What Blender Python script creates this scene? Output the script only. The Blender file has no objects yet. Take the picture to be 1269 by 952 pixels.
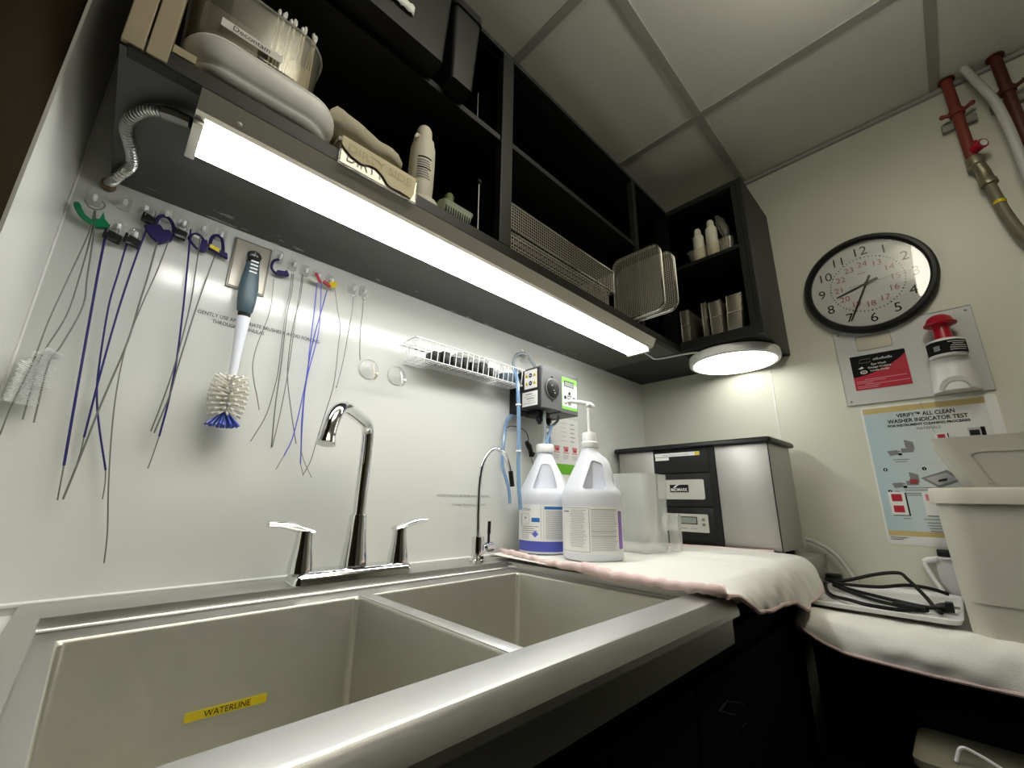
import bpy, bmesh, math, random
from mathutils import Vector, Matrix
random.seed(7)
SC = bpy.context.scene
COL = SC.collection
PI = math.pi

# ------------------------------------------------------------------ camera
cam_d = bpy.data.cameras.new('camera')
cam = bpy.data.objects.new('camera', cam_d)
COL.objects.link(cam)
cam_d.sensor_fit = 'HORIZONTAL'
cam_d.sensor_width = 36.0
cam_d.lens = 36.0 * 517.37 / 1269.0
cam_d.clip_start = 0.01
right = Vector((0.7154119, -0.69854782, 0.0147226))
down = Vector((0.19676208, 0.18120422, -0.96356095))
fwd = Vector((0.67042561, 0.69223982, 0.26708338))
mw = Matrix.Identity(4)
for i in range(3):
    mw[i][0] = right[i]; mw[i][1] = -down[i]; mw[i][2] = -fwd[i]
mw.translation = Vector((0.0, -0.87, 1.041))
cam.matrix_world = mw
SC.camera = cam

# ------------------------------------------------------------------ world, exposure
wd = bpy.data.worlds.new('world'); SC.world = wd; wd.use_nodes = True
wd.node_tree.nodes['Background'].inputs[0].default_value = (0.6, 0.62, 0.6, 1)
wd.node_tree.nodes['Background'].inputs[1].default_value = 0.03
SC.view_settings.view_transform = 'Standard'
SC.view_settings.look = 'None'
SC.view_settings.gamma = 1.0
SC.view_settings.use_curve_mapping = False
SC.view_settings.exposure = 1.15
BAR_POWER = 8.8       # emission of the strip light diffuser
DISC_POWER = 2.4      # emission of the round light diffuser
ROOM_POWER = 5.3      # emission of the ceiling troffer further back in the room

# ------------------------------------------------------------------ materials
def mat(name, col, rough=0.5, metal=0.0, noise=0.0, nscale=60.0, bump=0.0, bscale=80.0, stretch=None,
        coat=0.0, emit=None, spec=0.5, rvar=0.0):
    m = bpy.data.materials.new(name); m.use_nodes = True
    nt = m.node_tree; N = nt.nodes; L = nt.links
    b = N['Principled BSDF']
    b.inputs['Base Color'].default_value = (*col, 1)
    b.inputs['Roughness'].default_value = rough
    b.inputs['Metallic'].default_value = metal
    b.inputs['Specular IOR Level'].default_value = spec
    if coat:
        b.inputs['Coat Weight'].default_value = coat
        b.inputs['Coat Roughness'].default_value = 0.12
    if noise or bump or rvar:
        tc = N.new('ShaderNodeTexCoord')
        mp = N.new('ShaderNodeMapping'); L.new(tc.outputs['Object'], mp.inputs[0])
        if stretch: mp.inputs['Scale'].default_value = stretch
        if noise or rvar:
            nz = N.new('ShaderNodeTexNoise'); nz.inputs['Scale'].default_value = nscale
            nz.inputs['Detail'].default_value = 4
            L.new(mp.outputs[0], nz.inputs['Vector'])
            if noise:
                cr = N.new('ShaderNodeMapRange')
                cr.inputs['To Min'].default_value = 1 - noise; cr.inputs['To Max'].default_value = 1 + noise
                L.new(nz.outputs[0], cr.inputs[0])
                mx = N.new('ShaderNodeVectorMath'); mx.operation = 'SCALE'
                mx.inputs[0].default_value = col
                L.new(cr.outputs[0], mx.inputs['Scale'])
                L.new(mx.outputs[0], b.inputs['Base Color'])
            if rvar:
                rr = N.new('ShaderNodeMapRange')
                rr.inputs['To Min'].default_value = rough - rvar; rr.inputs['To Max'].default_value = rough + rvar
                L.new(nz.outputs[0], rr.inputs[0]); L.new(rr.outputs[0], b.inputs['Roughness'])
        if bump:
            n2 = N.new('ShaderNodeTexNoise'); n2.inputs['Scale'].default_value = bscale
            n2.inputs['Detail'].default_value = 3
            L.new(mp.outputs[0], n2.inputs['Vector'])
            bp = N.new('ShaderNodeBump'); bp.inputs['Strength'].default_value = bump
            bp.inputs['Distance'].default_value = 0.002
            L.new(n2.outputs[0], bp.inputs['Height']); L.new(bp.outputs[0], b.inputs['Normal'])
    if emit:
        b.inputs['Emission Color'].default_value = (*emit[0], 1)
        b.inputs['Emission Strength'].default_value = emit[1]
    return m

def clear(name, tint=(1, 1, 1), opac=0.12, rough=0.08, col=(0.85, 0.87, 0.85), f0=0.045, f1=0.7):
    """clear plastic: see-through with a sheen and a milky share"""
    m = bpy.data.materials.new(name); m.use_nodes = True
    nt = m.node_tree; N = nt.nodes; L = nt.links
    N.remove(N['Principled BSDF'])
    out = N['Material Output']
    tr = N.new('ShaderNodeBsdfTransparent'); tr.inputs[0].default_value = (*tint, 1)
    df = N.new('ShaderNodeBsdfPrincipled'); df.inputs['Base Color'].default_value = (*col, 1)
    df.inputs['Roughness'].default_value = rough
    gl = N.new('ShaderNodeBsdfGlossy'); gl.inputs['Roughness'].default_value = rough
    lw = N.new('ShaderNodeLayerWeight'); lw.inputs['Blend'].default_value = 0.5
    pw = N.new('ShaderNodeMath'); pw.operation = 'POWER'; pw.inputs[1].default_value = 4.0
    L.new(lw.outputs['Facing'], pw.inputs[0])
    fr = N.new('ShaderNodeMapRange'); fr.inputs['To Min'].default_value = f0; fr.inputs['To Max'].default_value = f1
    L.new(pw.outputs[0], fr.inputs[0])
    m1 = N.new('ShaderNodeMixShader'); m1.inputs[0].default_value = opac
    m2 = N.new('ShaderNodeMixShader')
    L.new(tr.outputs[0], m1.inputs[1]); L.new(df.outputs[0], m1.inputs[2])
    L.new(fr.outputs[0], m2.inputs[0]); L.new(m1.outputs[0], m2.inputs[1]); L.new(gl.outputs[0], m2.inputs[2])
    L.new(m2.outputs[0], out.inputs[0])
    return m

M = {}
M['wall'] = mat('frp_wall', (0.69, 0.70, 0.66), 0.16, noise=0.03, nscale=3, bump=0.06, bscale=30, coat=0.0)
M['wall_matte'] = mat('painted_wall', (0.665, 0.67, 0.56), 0.40, noise=0.03, nscale=3, bump=0.05, bscale=40)
M['tile'] = mat('ceiling_tile', (0.72, 0.72, 0.66), 0.9, noise=0.06, nscale=160, bump=0.25, bscale=220)
M['tbar'] = mat('ceiling_grid', (0.36, 0.36, 0.33), 0.6)
M['floor'] = mat('floor_vinyl', (0.07, 0.068, 0.06), 0.5, noise=0.15, nscale=12)
M['dark_panel'] = mat('dark_brown_panel', (0.020, 0.015, 0.009), 0.95, spec=0.0, noise=0.25, nscale=35, stretch=(1, 1, .15))
M['back_wall_dim'] = mat('far_wall_paint', (0.22, 0.21, 0.18), 0.6, noise=0.03, nscale=3)
M['caulk'] = mat('caulk', (0.8, 0.8, 0.77), 0.5)
M['cab'] = mat('black_laminate', (0.013, 0.013, 0.0115), 0.45, spec=0.3, noise=0.1, nscale=40)
M['cab_in'] = mat('shaded_black', (0.004, 0.004, 0.004), 0.8, spec=0.08)  # cabinet black darkened further, shade inside and under the counters put into colour
M['beige'] = mat('beige_edge', (0.42, 0.36, 0.24), 0.6, noise=0.08, nscale=30)
M['brown'] = mat('brown_edge', (0.16, 0.11, 0.06), 0.6, noise=0.15, nscale=30)
M['steel'] = mat('brushed_steel', (0.58, 0.578, 0.555), 0.36, 1.0, noise=0.15, nscale=25, bump=0.12, bscale=120, stretch=(1.2, 26, 26), rvar=0.10)
M['steel_v'] = mat('brushed_steel_panel', (0.50, 0.49, 0.465), 0.48, 1.0, noise=0.05, nscale=20, bump=0.03, bscale=120, stretch=(20, 20, 1.2), rvar=0.05)
M['bowl'] = mat('satin_steel_bowl', (0.60, 0.59, 0.52), 0.48, 1.0, noise=0.06, nscale=14, bump=0.02, bscale=120, stretch=(4, 10, 6), rvar=0.06)
M['chrome'] = mat('chrome', (0.78, 0.78, 0.78), 0.06, 1.0, noise=0.01, nscale=5)
M['wire'] = mat('steel_wire', (0.20, 0.20, 0.185), 0.4, 0.6, noise=0.1, nscale=300)
M['mesh'] = mat('mesh_steel', (0.62, 0.60, 0.52), 0.42, 0.7, noise=0.1, nscale=300)
M['alu'] = mat('aluminium', (0.72, 0.70, 0.64), 0.42, 0.85, noise=0.04, nscale=20)
M['lampwhite'] = mat('lamp_white', (0.85, 0.85, 0.82), 0.4, noise=0.01)
M['conduit'] = mat('metal_conduit', (0.62, 0.62, 0.6), 0.3, 1.0, noise=0.1, nscale=50)
M['eyeplate'] = mat('frosted_plate', (0.60, 0.61, 0.60), 0.3, noise=0.02)
M['apron_steel'] = mat('shaded_apron_steel', (0.30, 0.30, 0.285), 0.45, 1.0, noise=0.1, nscale=30, stretch=(1, 20, 20))  # sink steel with the dark floor's reflection put into its colour
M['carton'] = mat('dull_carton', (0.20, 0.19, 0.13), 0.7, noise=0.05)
M['front_steel'] = mat('brushed_front_steel', (0.47, 0.47, 0.455), 0.42, 1.0, noise=0.16, nscale=60, bump=0.06, bscale=120, stretch=(0.5, 26, 26), rvar=0.12)
M['clear'] = clear('clear_plastic')
M['clear2'] = clear('milky_plastic', opac=0.36, rough=0.25, col=(0.78, 0.8, 0.76))
M['clear3'] = clear('clear_bin', opac=0.13, rough=0.12, tint=(0.95, 0.93, 0.86), col=(0.75, 0.72, 0.62))
M['glass'] = clear('clock_lens', opac=0.0, rough=0.02, f0=0.085)
M['hookclear'] = clear('clear_hook_plastic', opac=0.22, rough=0.3, col=(0.9, 0.9, 0.88), f0=0.02, f1=0.12)
M['tubeblue'] = clear('blue_tubing', opac=0.55, rough=0.15, tint=(0.6, 0.75, 0.95), col=(0.30, 0.47, 0.68))
M['tubegray'] = mat('gray_tubing', (0.33, 0.38, 0.38), 0.25, noise=0.05)
M['white'] = mat('white_plastic', (0.82, 0.82, 0.81), 0.35, noise=0.015, nscale=20)
M['jug'] = mat('jug_plastic', (0.74, 0.76, 0.82), 0.32, noise=0.015, nscale=8)
M['ivory'] = mat('ivory_plastic', (0.70, 0.67, 0.56), 0.45, noise=0.02, nscale=20)
M['bristle'] = mat('ivory_bristle', (0.75, 0.73, 0.65), 0.6, noise=0.03)
M['bristle_w'] = mat('white_nylon', (0.92, 0.93, 0.92), 0.6, emit=None)
M['blue'] = mat('navy_plastic', (0.010, 0.008, 0.115), 0.4, noise=0.03)
M['purple'] = mat('purple_plastic', (0.016, 0.009, 0.085), 0.55, spec=0.25, noise=0.03)
M['royal'] = mat('royal_blue', (0.05, 0.09, 0.45), 0.35, noise=0.03)
M['lilac'] = mat('lilac_blue', (0.12, 0.13, 0.60), 0.35, noise=0.03)
M['green'] = mat('green_plastic', (0.0, 0.20, 0.075), 0.35, noise=0.03)
M['black'] = mat('black_plastic', (0.009, 0.009, 0.009), 0.4, spec=0.3, noise=0.05)
M['rubber'] = mat('black_rubber', (0.006, 0.006, 0.006), 0.5, spec=0.25, noise=0.05)
M['slate'] = mat('slate_grip', (0.055, 0.095, 0.115), 0.45, noise=0.04)
M['plate'] = mat('plate_beige', (0.52, 0.49, 0.41), 0.35, 0.4, noise=0.05, nscale=30)
M['platerim'] = mat('plate_rim', (0.22, 0.21, 0.17), 0.4, 0.4)
M['gray'] = mat('device_gray', (0.12, 0.12, 0.123), 0.45, 0.2, noise=0.05, nscale=80)
M['dgray'] = mat('device_dark', (0.018, 0.018, 0.019), 0.55, spec=0.2, noise=0.06, nscale=60)
M['paper'] = mat('paper', (0.80, 0.80, 0.77), 0.5, noise=0.01)
M['creamp'] = mat('cream_paper', (0.74, 0.66, 0.43), 0.6, noise=0.02, nscale=30)
M['creamtext'] = mat('cream_print', (0.60, 0.52, 0.31), 0.6)
M['ink'] = mat('black_ink', (0.008, 0.008, 0.008), 0.6, spec=0.12)
M['inkgray'] = mat('gray_ink', (0.22, 0.22, 0.22), 0.6)
M['inklight'] = mat('pale_gray_ink', (0.45, 0.45, 0.46), 0.6)
M['inkred'] = mat('red_ink', (0.30, 0.04, 0.03), 0.5)
M['yellow'] = mat('yellow_label', (0.72, 0.56, 0.01), 0.45, noise=0.02)
M['lime'] = mat('lime_green', (0.22, 0.62, 0.08), 0.4, noise=0.02)
M['limep'] = mat('green_print', (0.16, 0.48, 0.03), 0.5)
M['lcd'] = mat('lcd_screen', (0.26, 0.29, 0.26), 0.15)
M['red'] = mat('red_plastic', (0.42, 0.005, 0.02), 0.35, noise=0.03)
M['redp'] = mat('red_print', (0.46, 0.012, 0.035), 0.45, noise=0.02)
M['pinkp'] = mat('pink_print', (0.62, 0.22, 0.24), 0.5)
M['redpipe'] = mat('red_painted_pipe', (0.22, 0.035, 0.018), 0.5, noise=0.2, nscale=40)
M['dkpipe'] = mat('dark_red_pipe', (0.09, 0.016, 0.010), 0.5, noise=0.2, nscale=40)
M['brass'] = mat('dull_brass', (0.34, 0.31, 0.22), 0.4, 0.8, noise=0.15, nscale=60)
M['hose'] = mat('tan_hose', (0.20, 0.18, 0.11), 0.5, noise=0.1, nscale=80)
M['strut'] = mat('zinc_strut', (0.28, 0.28, 0.26), 0.5, 0.6, noise=0.1)
M['graywhite'] = mat('gray_white_hose', (0.55, 0.55, 0.52), 0.5, noise=0.03)
M['towel'] = mat('white_towel', (0.78, 0.775, 0.72), 0.95, noise=0.05, nscale=180, bump=0.22, bscale=420)
M['pink'] = mat('pink_hem', (0.78, 0.60, 0.57), 0.95, noise=0.06, nscale=120, bump=0.5, bscale=260)
M['cloth'] = mat('beige_cloth', (0.56, 0.52, 0.39), 0.95, noise=0.06, nscale=100, bump=0.4, bscale=240)
M['bin'] = mat('beige_tote', (0.60, 0.585, 0.495), 0.5, noise=0.025, nscale=40, bump=0.05, bscale=200)
M['orange'] = mat('orange_plastic', (0.55, 0.10, 0.01), 0.4)
M['mint'] = mat('mint_plastic', (0.45, 0.50, 0.38), 0.45, noise=0.02)
M['leaf'] = mat('olive_green', (0.11, 0.15, 0.045), 0.55, noise=0.1, nscale=60)
M['cassette'] = mat('cassette_steel', (0.42, 0.39, 0.32), 0.4, 0.9, noise=0.12, nscale=200)
M['fluid'] = mat('blue_fluid', (0.07, 0.09, 0.42), 0.25, noise=0.06, nscale=10)
M['blueprint'] = mat('blue_print', (0.02, 0.14, 0.42), 0.45)
M['violet'] = mat('violet_print', (0.26, 0.13, 0.48), 0.45)
M['gold'] = mat('gold_print', (0.60, 0.47, 0.20), 0.4)
M['counter'] = mat('gray_counter', (0.36, 0.35, 0.31), 0.5, noise=0.06, nscale=60)
M['undergray'] = mat('dark_equipment', (0.016, 0.016, 0.013), 0.7, spec=0.1, noise=0.1)
M['led'] = mat('led_diffuser', (0.9, 0.9, 0.9), 0.5, emit=((1.0, 0.995, 0.965), BAR_POWER))
M['led2'] = mat('round_diffuser', (0.9, 0.9, 0.9), 0.5, emit=((1.0, 0.985, 0.93), DISC_POWER))
M['troffer'] = mat('troffer_lens', (0.9, 0.9, 0.88), 0.5, emit=((1.0, 0.95, 0.80), ROOM_POWER))

def poster_mat():
    m = mat('poster_print', (0.7, 0.75, 0.78), 0.25)
    nt = m.node_tree; N = nt.nodes; L = nt.links
    tc = N.new('ShaderNodeTexCoord'); sp = N.new('ShaderNodeSeparateXYZ'); L.new(tc.outputs['Generated'], sp.inputs[0])
    cr = N.new('ShaderNodeValToRGB')
    cr.color_ramp.elements[0].position = 0.25; cr.color_ramp.elements[0].color = (0.76, 0.77, 0.74, 1)
    cr.color_ramp.elements[1].position = 1.0; cr.color_ramp.elements[1].color = (0.47, 0.62, 0.68, 1)
    L.new(sp.outputs['Y'], cr.inputs[0]); L.new(cr.outputs[0], N['Principled BSDF'].inputs['Base Color'])
    return m
M['poster'] = poster_mat()

def scuffed_mat():
    """black laminate whose underside carries a scatter of pale scuffs along the wall"""
    m = mat('scuffed_laminate', (0.055, 0.055, 0.050), 0.4, noise=0.1, nscale=30)
    nt = m.node_tree; N = nt.nodes; L = nt.links; b = N['Principled BSDF']
    tc = N.new('ShaderNodeTexCoord'); mp = N.new('ShaderNodeMapping'); mp.inputs['Scale'].default_value = (22, 75, 40)
    L.new(tc.outputs['Object'], mp.inputs[0])
    nz = N.new('ShaderNodeTexNoise'); nz.inputs['Scale'].default_value = 1.0; nz.inputs['Detail'].default_value = 5
    L.new(mp.outputs[0], nz.inputs['Vector'])
    sp = N.new('ShaderNodeSeparateXYZ'); L.new(tc.outputs['Generated'], sp.inputs[0])
    band = N.new('ShaderNodeMapRange'); band.inputs[1].default_value = 0.80; band.inputs[2].default_value = 0.93
    band.inputs[3].default_value = 0.0; band.inputs[4].default_value = 0.16
    L.new(sp.outputs['Y'], band.inputs[0])
    ad = N.new('ShaderNodeMath'); L.new(nz.outputs[0], ad.inputs[0]); L.new(band.outputs[0], ad.inputs[1])
    th = N.new('ShaderNodeMapRange'); th.inputs[1].default_value = 0.765; th.inputs[2].default_value = 0.80
    L.new(ad.outputs[0], th.inputs[0])
    old = b.inputs['Base Color'].links[0].from_socket
    mx = N.new('ShaderNodeMix'); mx.data_type = 'RGBA'
    L.new(th.outputs[0], mx.inputs[0]); L.new(old, mx.inputs[6]); mx.inputs[7].default_value = (0.32, 0.31, 0.28, 1)
    L.new(mx.outputs[2], b.inputs['Base Color'])
    return m
M['scuff'] = scuffed_mat()

# ------------------------------------------------------------------ builders
WL = {}
class MB:
    def __init__(s): s.v = []; s.f = []; s.mi = []
    def add(s, vs, fs, mi=0):
        o = len(s.v); s.v += [Vector(p) for p in vs]
        s.f += [tuple(i + o for i in f) for f in fs]; s.mi += [mi] * len(fs)
        return s
    def box(s, x0, x1, y0, y1, z0, z1, mi=0, bev=0.0, seg=2):
        bm = bmesh.new(); bmesh.ops.create_cube(bm, size=1.0)
        for v in bm.verts:
            v.co = Vector(((x0 + x1) / 2 + v.co.x * (x1 - x0), (y0 + y1) / 2 + v.co.y * (y1 - y0), (z0 + z1) / 2 + v.co.z * (z1 - z0)))
        if bev: bmesh.ops.bevel(bm, geom=list(bm.edges), offset=bev, segments=seg, affect='EDGES', profile=0.5)
        return s.bm(bm, mi)
    def bm(s, bm, mi=0, mtx=None):
        if mtx is not None: bm.transform(mtx)
        bm.verts.index_update()
        s.add([v.co.copy() for v in bm.verts], [tuple(v.index for v in f.verts) for f in bm.faces], mi)
        bm.free(); return s
    def tube(s, pts, r, n=8, mi=0, closed=False, cap=True):
        P = [Vector(p) for p in pts]; k = len(P)
        rs = list(r) if isinstance(r, (list, tuple)) else [r] * k
        if len(rs) != k:
            m_ = len(rs) - 1; rs = [rs[min(int(i * m_ / (k - 1)), m_ - 1)] * (1 - (i * m_ / (k - 1) - min(int(i * m_ / (k - 1)), m_ - 1))) + rs[min(int(i * m_ / (k - 1)), m_ - 1) + 1] * (i * m_ / (k - 1) - min(int(i * m_ / (k - 1)), m_ - 1)) for i in range(k)]
        T = []
        for i in range(k):
            a = P[(i - 1) % k] if (closed or i > 0) else P[i]
            b = P[(i + 1) % k] if (closed or i < k - 1) else P[i]
            t = (b - a); T.append(t.normalized() if t.length > 1e-9 else Vector((0, 0, 1)))
        u = T[0].orthogonal().normalized(); rings = []
        for i in range(k):
            if i:
                q = T[i - 1].rotation_difference(T[i]); u = q @ u
            u = (u - T[i] * u.dot(T[i])).normalized(); w = T[i].cross(u)
            rings.append([P[i] + (u * math.cos(2 * PI * j / n) + w * math.sin(2 * PI * j / n)) * rs[i] for j in range(n)])
        return s.loft(rings, mi, closed_rings=closed, cap=cap and not closed)
    def loft(s, rings, mi=0, closed_rings=False, cap=True, capa=None, capb=None):
        n = len(rings[0]); k = len(rings); vs = [p for r in rings for p in r]; fs = []
        for i in range(k if closed_rings else k - 1):
            a = i * n; b = ((i + 1) % k) * n
            for j in range(n):
                j2 = (j + 1) % n; fs.append((a + j, a + j2, b + j2, b + j))
        ca = cap if capa is None else capa; cb = cap if capb is None else capb
        if ca and not closed_rings: fs.append(tuple(reversed(range(n))))
        if cb and not closed_rings: fs.append(tuple((k - 1) * n + j for j in range(n)))
        return s.add(vs, fs, mi)
    def lathe(s, prof, c, ax=(0, 0, 1), n=28, mi=0, cap=True):
        ax = Vector(ax).normalized(); u = ax.orthogonal().normalized(); w = ax.cross(u); c = Vector(c)
        rings = [[c + ax * h + (u * math.cos(2 * PI * j / n) + w * math.sin(2 * PI * j / n)) * max(r, 1e-5) for j in range(n)] for r, h in prof]
        return s.loft(rings, mi, cap=cap)
    def prism(s, poly, fr, d0, d1, mi=0):
        """poly: 2-D outline; fr(a, b, d) gives the 3-D point"""
        n = len(poly)
        vs = [fr(a, b, d0) for a, b in poly] + [fr(a, b, d1) for a, b in poly]
        fs = [tuple(range(n)), tuple(reversed(range(n, 2 * n)))]
        fs += [(j, n + j, n + (j + 1) % n, (j + 1) % n) for j in range(n)]
        return s.add(vs, fs, mi)
    def ball(s, c, r, sc=(1, 1, 1), mi=0, n=14):
        bm = bmesh.new(); bmesh.ops.create_uvsphere(bm, u_segments=n, v_segments=max(6, n // 2 + 1), radius=r)
        for v in bm.verts: v.co = Vector((v.co.x * sc[0] + c[0], v.co.y * sc[1] + c[1], v.co.z * sc[2] + c[2]))
        return s.bm(bm, mi)
    def build(s, name, m, parent=None, smooth=True, mods=None, angle=38):
        if parent is not None: base = WL[parent.name]
        else:
            xs = [v.x for v in s.v]; ys = [v.y for v in s.v]; zs = [v.z for v in s.v]
            base = Vector(((min(xs) + max(xs)) / 2, (min(ys) + max(ys)) / 2, min(zs)))
        me = bpy.data.meshes.new(name)
        me.from_pydata([v - base for v in s.v], [], s.f)
        ms = m if isinstance(m, (list, tuple)) else [m]
        for q in ms: me.materials.append(M[q] if isinstance(q, str) else q)
        if len(ms) > 1: me.polygons.foreach_set('material_index', s.mi)
        bm = bmesh.new(); bm.from_mesh(me); bmesh.ops.recalc_face_normals(bm, faces=list(bm.faces)); bm.to_mesh(me); bm.free()
        if smooth:
            me.polygons.foreach_set('use_smooth', [True] * len(me.polygons))
            me.set_sharp_from_angle(angle=math.radians(angle))
        me.update()
        o = bpy.data.objects.new(name, me); COL.objects.link(o)
        if parent is not None: o.parent = parent; WL[o.name] = base
        else: o.location = base; WL[o.name] = base
        return o

def thing(name, label, cat, loc, group=None):
    o = bpy.data.objects.new(name, None); COL.objects.link(o)
    o.empty_display_size = 0.02; o.location = loc; WL[o.name] = Vector(loc)
    o['label'] = label; o['category'] = cat
    if group: o['group'] = group
    return o
def tag(o, label, cat, group=None):
    o['label'] = label; o['category'] = cat
    if group: o['group'] = group
    return o
def struct(o):
    o['kind'] = 'structure'; return o

def spline(pts, k=5):
    P = [Vector(p) for p in pts]
    if len(P) < 3: return P
    Q = [P[0] * 2 - P[1]] + P + [P[-1] * 2 - P[-2]]; out = []
    for i in range(1, len(Q) - 2):
        for j in range(k):
            t = j / k; a, b, c, d = Q[i - 1], Q[i], Q[i + 1], Q[i + 2]
            out.append(0.5 * ((2 * b) + (c - a) * t + (2 * a - 5 * b + 4 * c - d) * t * t + (3 * b - a - 3 * c + d) * t ** 3))
    out.append(P[-1]); return out

def rrect(x0, x1, y0, y1, r, z, seg=5):
    """ring of a rounded rectangle at height z"""
    out = []
    for cx, cy, a0 in ((x1 - r, y1 - r, 0), (x0 + r, y1 - r, 90), (x0 + r, y0 + r, 180), (x1 - r, y0 + r, 270)):
        for i in range(seg + 1):
            a = math.radians(a0 + 90 * i / seg); out.append(Vector((cx + r * math.cos(a), cy + r * math.sin(a), z)))
    return out

def text(s, parent, org, xd, yd, size=None, width=None, m='ink', name='lettering', align='CENTER', off=0.0006, bold=0.0, height=None, shear=0.0):
    """a line of print laid on a surface: org is the middle of the baseline (or its left end)"""
    cu = bpy.data.curves.new('print', 'FONT'); cu.body = s; cu.align_x = align; cu.size = 1.0; cu.offset = bold; cu.shear = shear
    cu.resolution_u = 3
    to = bpy.data.objects.new('print', cu)
    me = bpy.data.meshes.new_from_object(to)
    bpy.data.objects.remove(to); bpy.data.curves.remove(cu)
    xs = [v.co.x for v in me.vertices] or [0, 1]
    w = max(xs) - min(xs)
    sx = sy = size if size else width / w
    if width: sx = width / w
    if size: sy = size
    if height: sy = height / 0.7
    xd = Vector(xd).normalized(); yd = Vector(yd).normalized(); nd = xd.cross(yd)
    base = WL[parent.name] if parent is not None else Vector(org)
    for v in me.vertices:
        v.co = Vector(org) + xd * (v.co.x * sx) + yd * (v.co.y * sy) + nd * off - base
    me.materials.append(M[m]); me.name = name
    o = bpy.data.objects.new(name, me); COL.objects.link(o)
    if parent is not None: o.parent = parent
    else: o.location = base
    WL[o.name] = base
    return o

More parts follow.
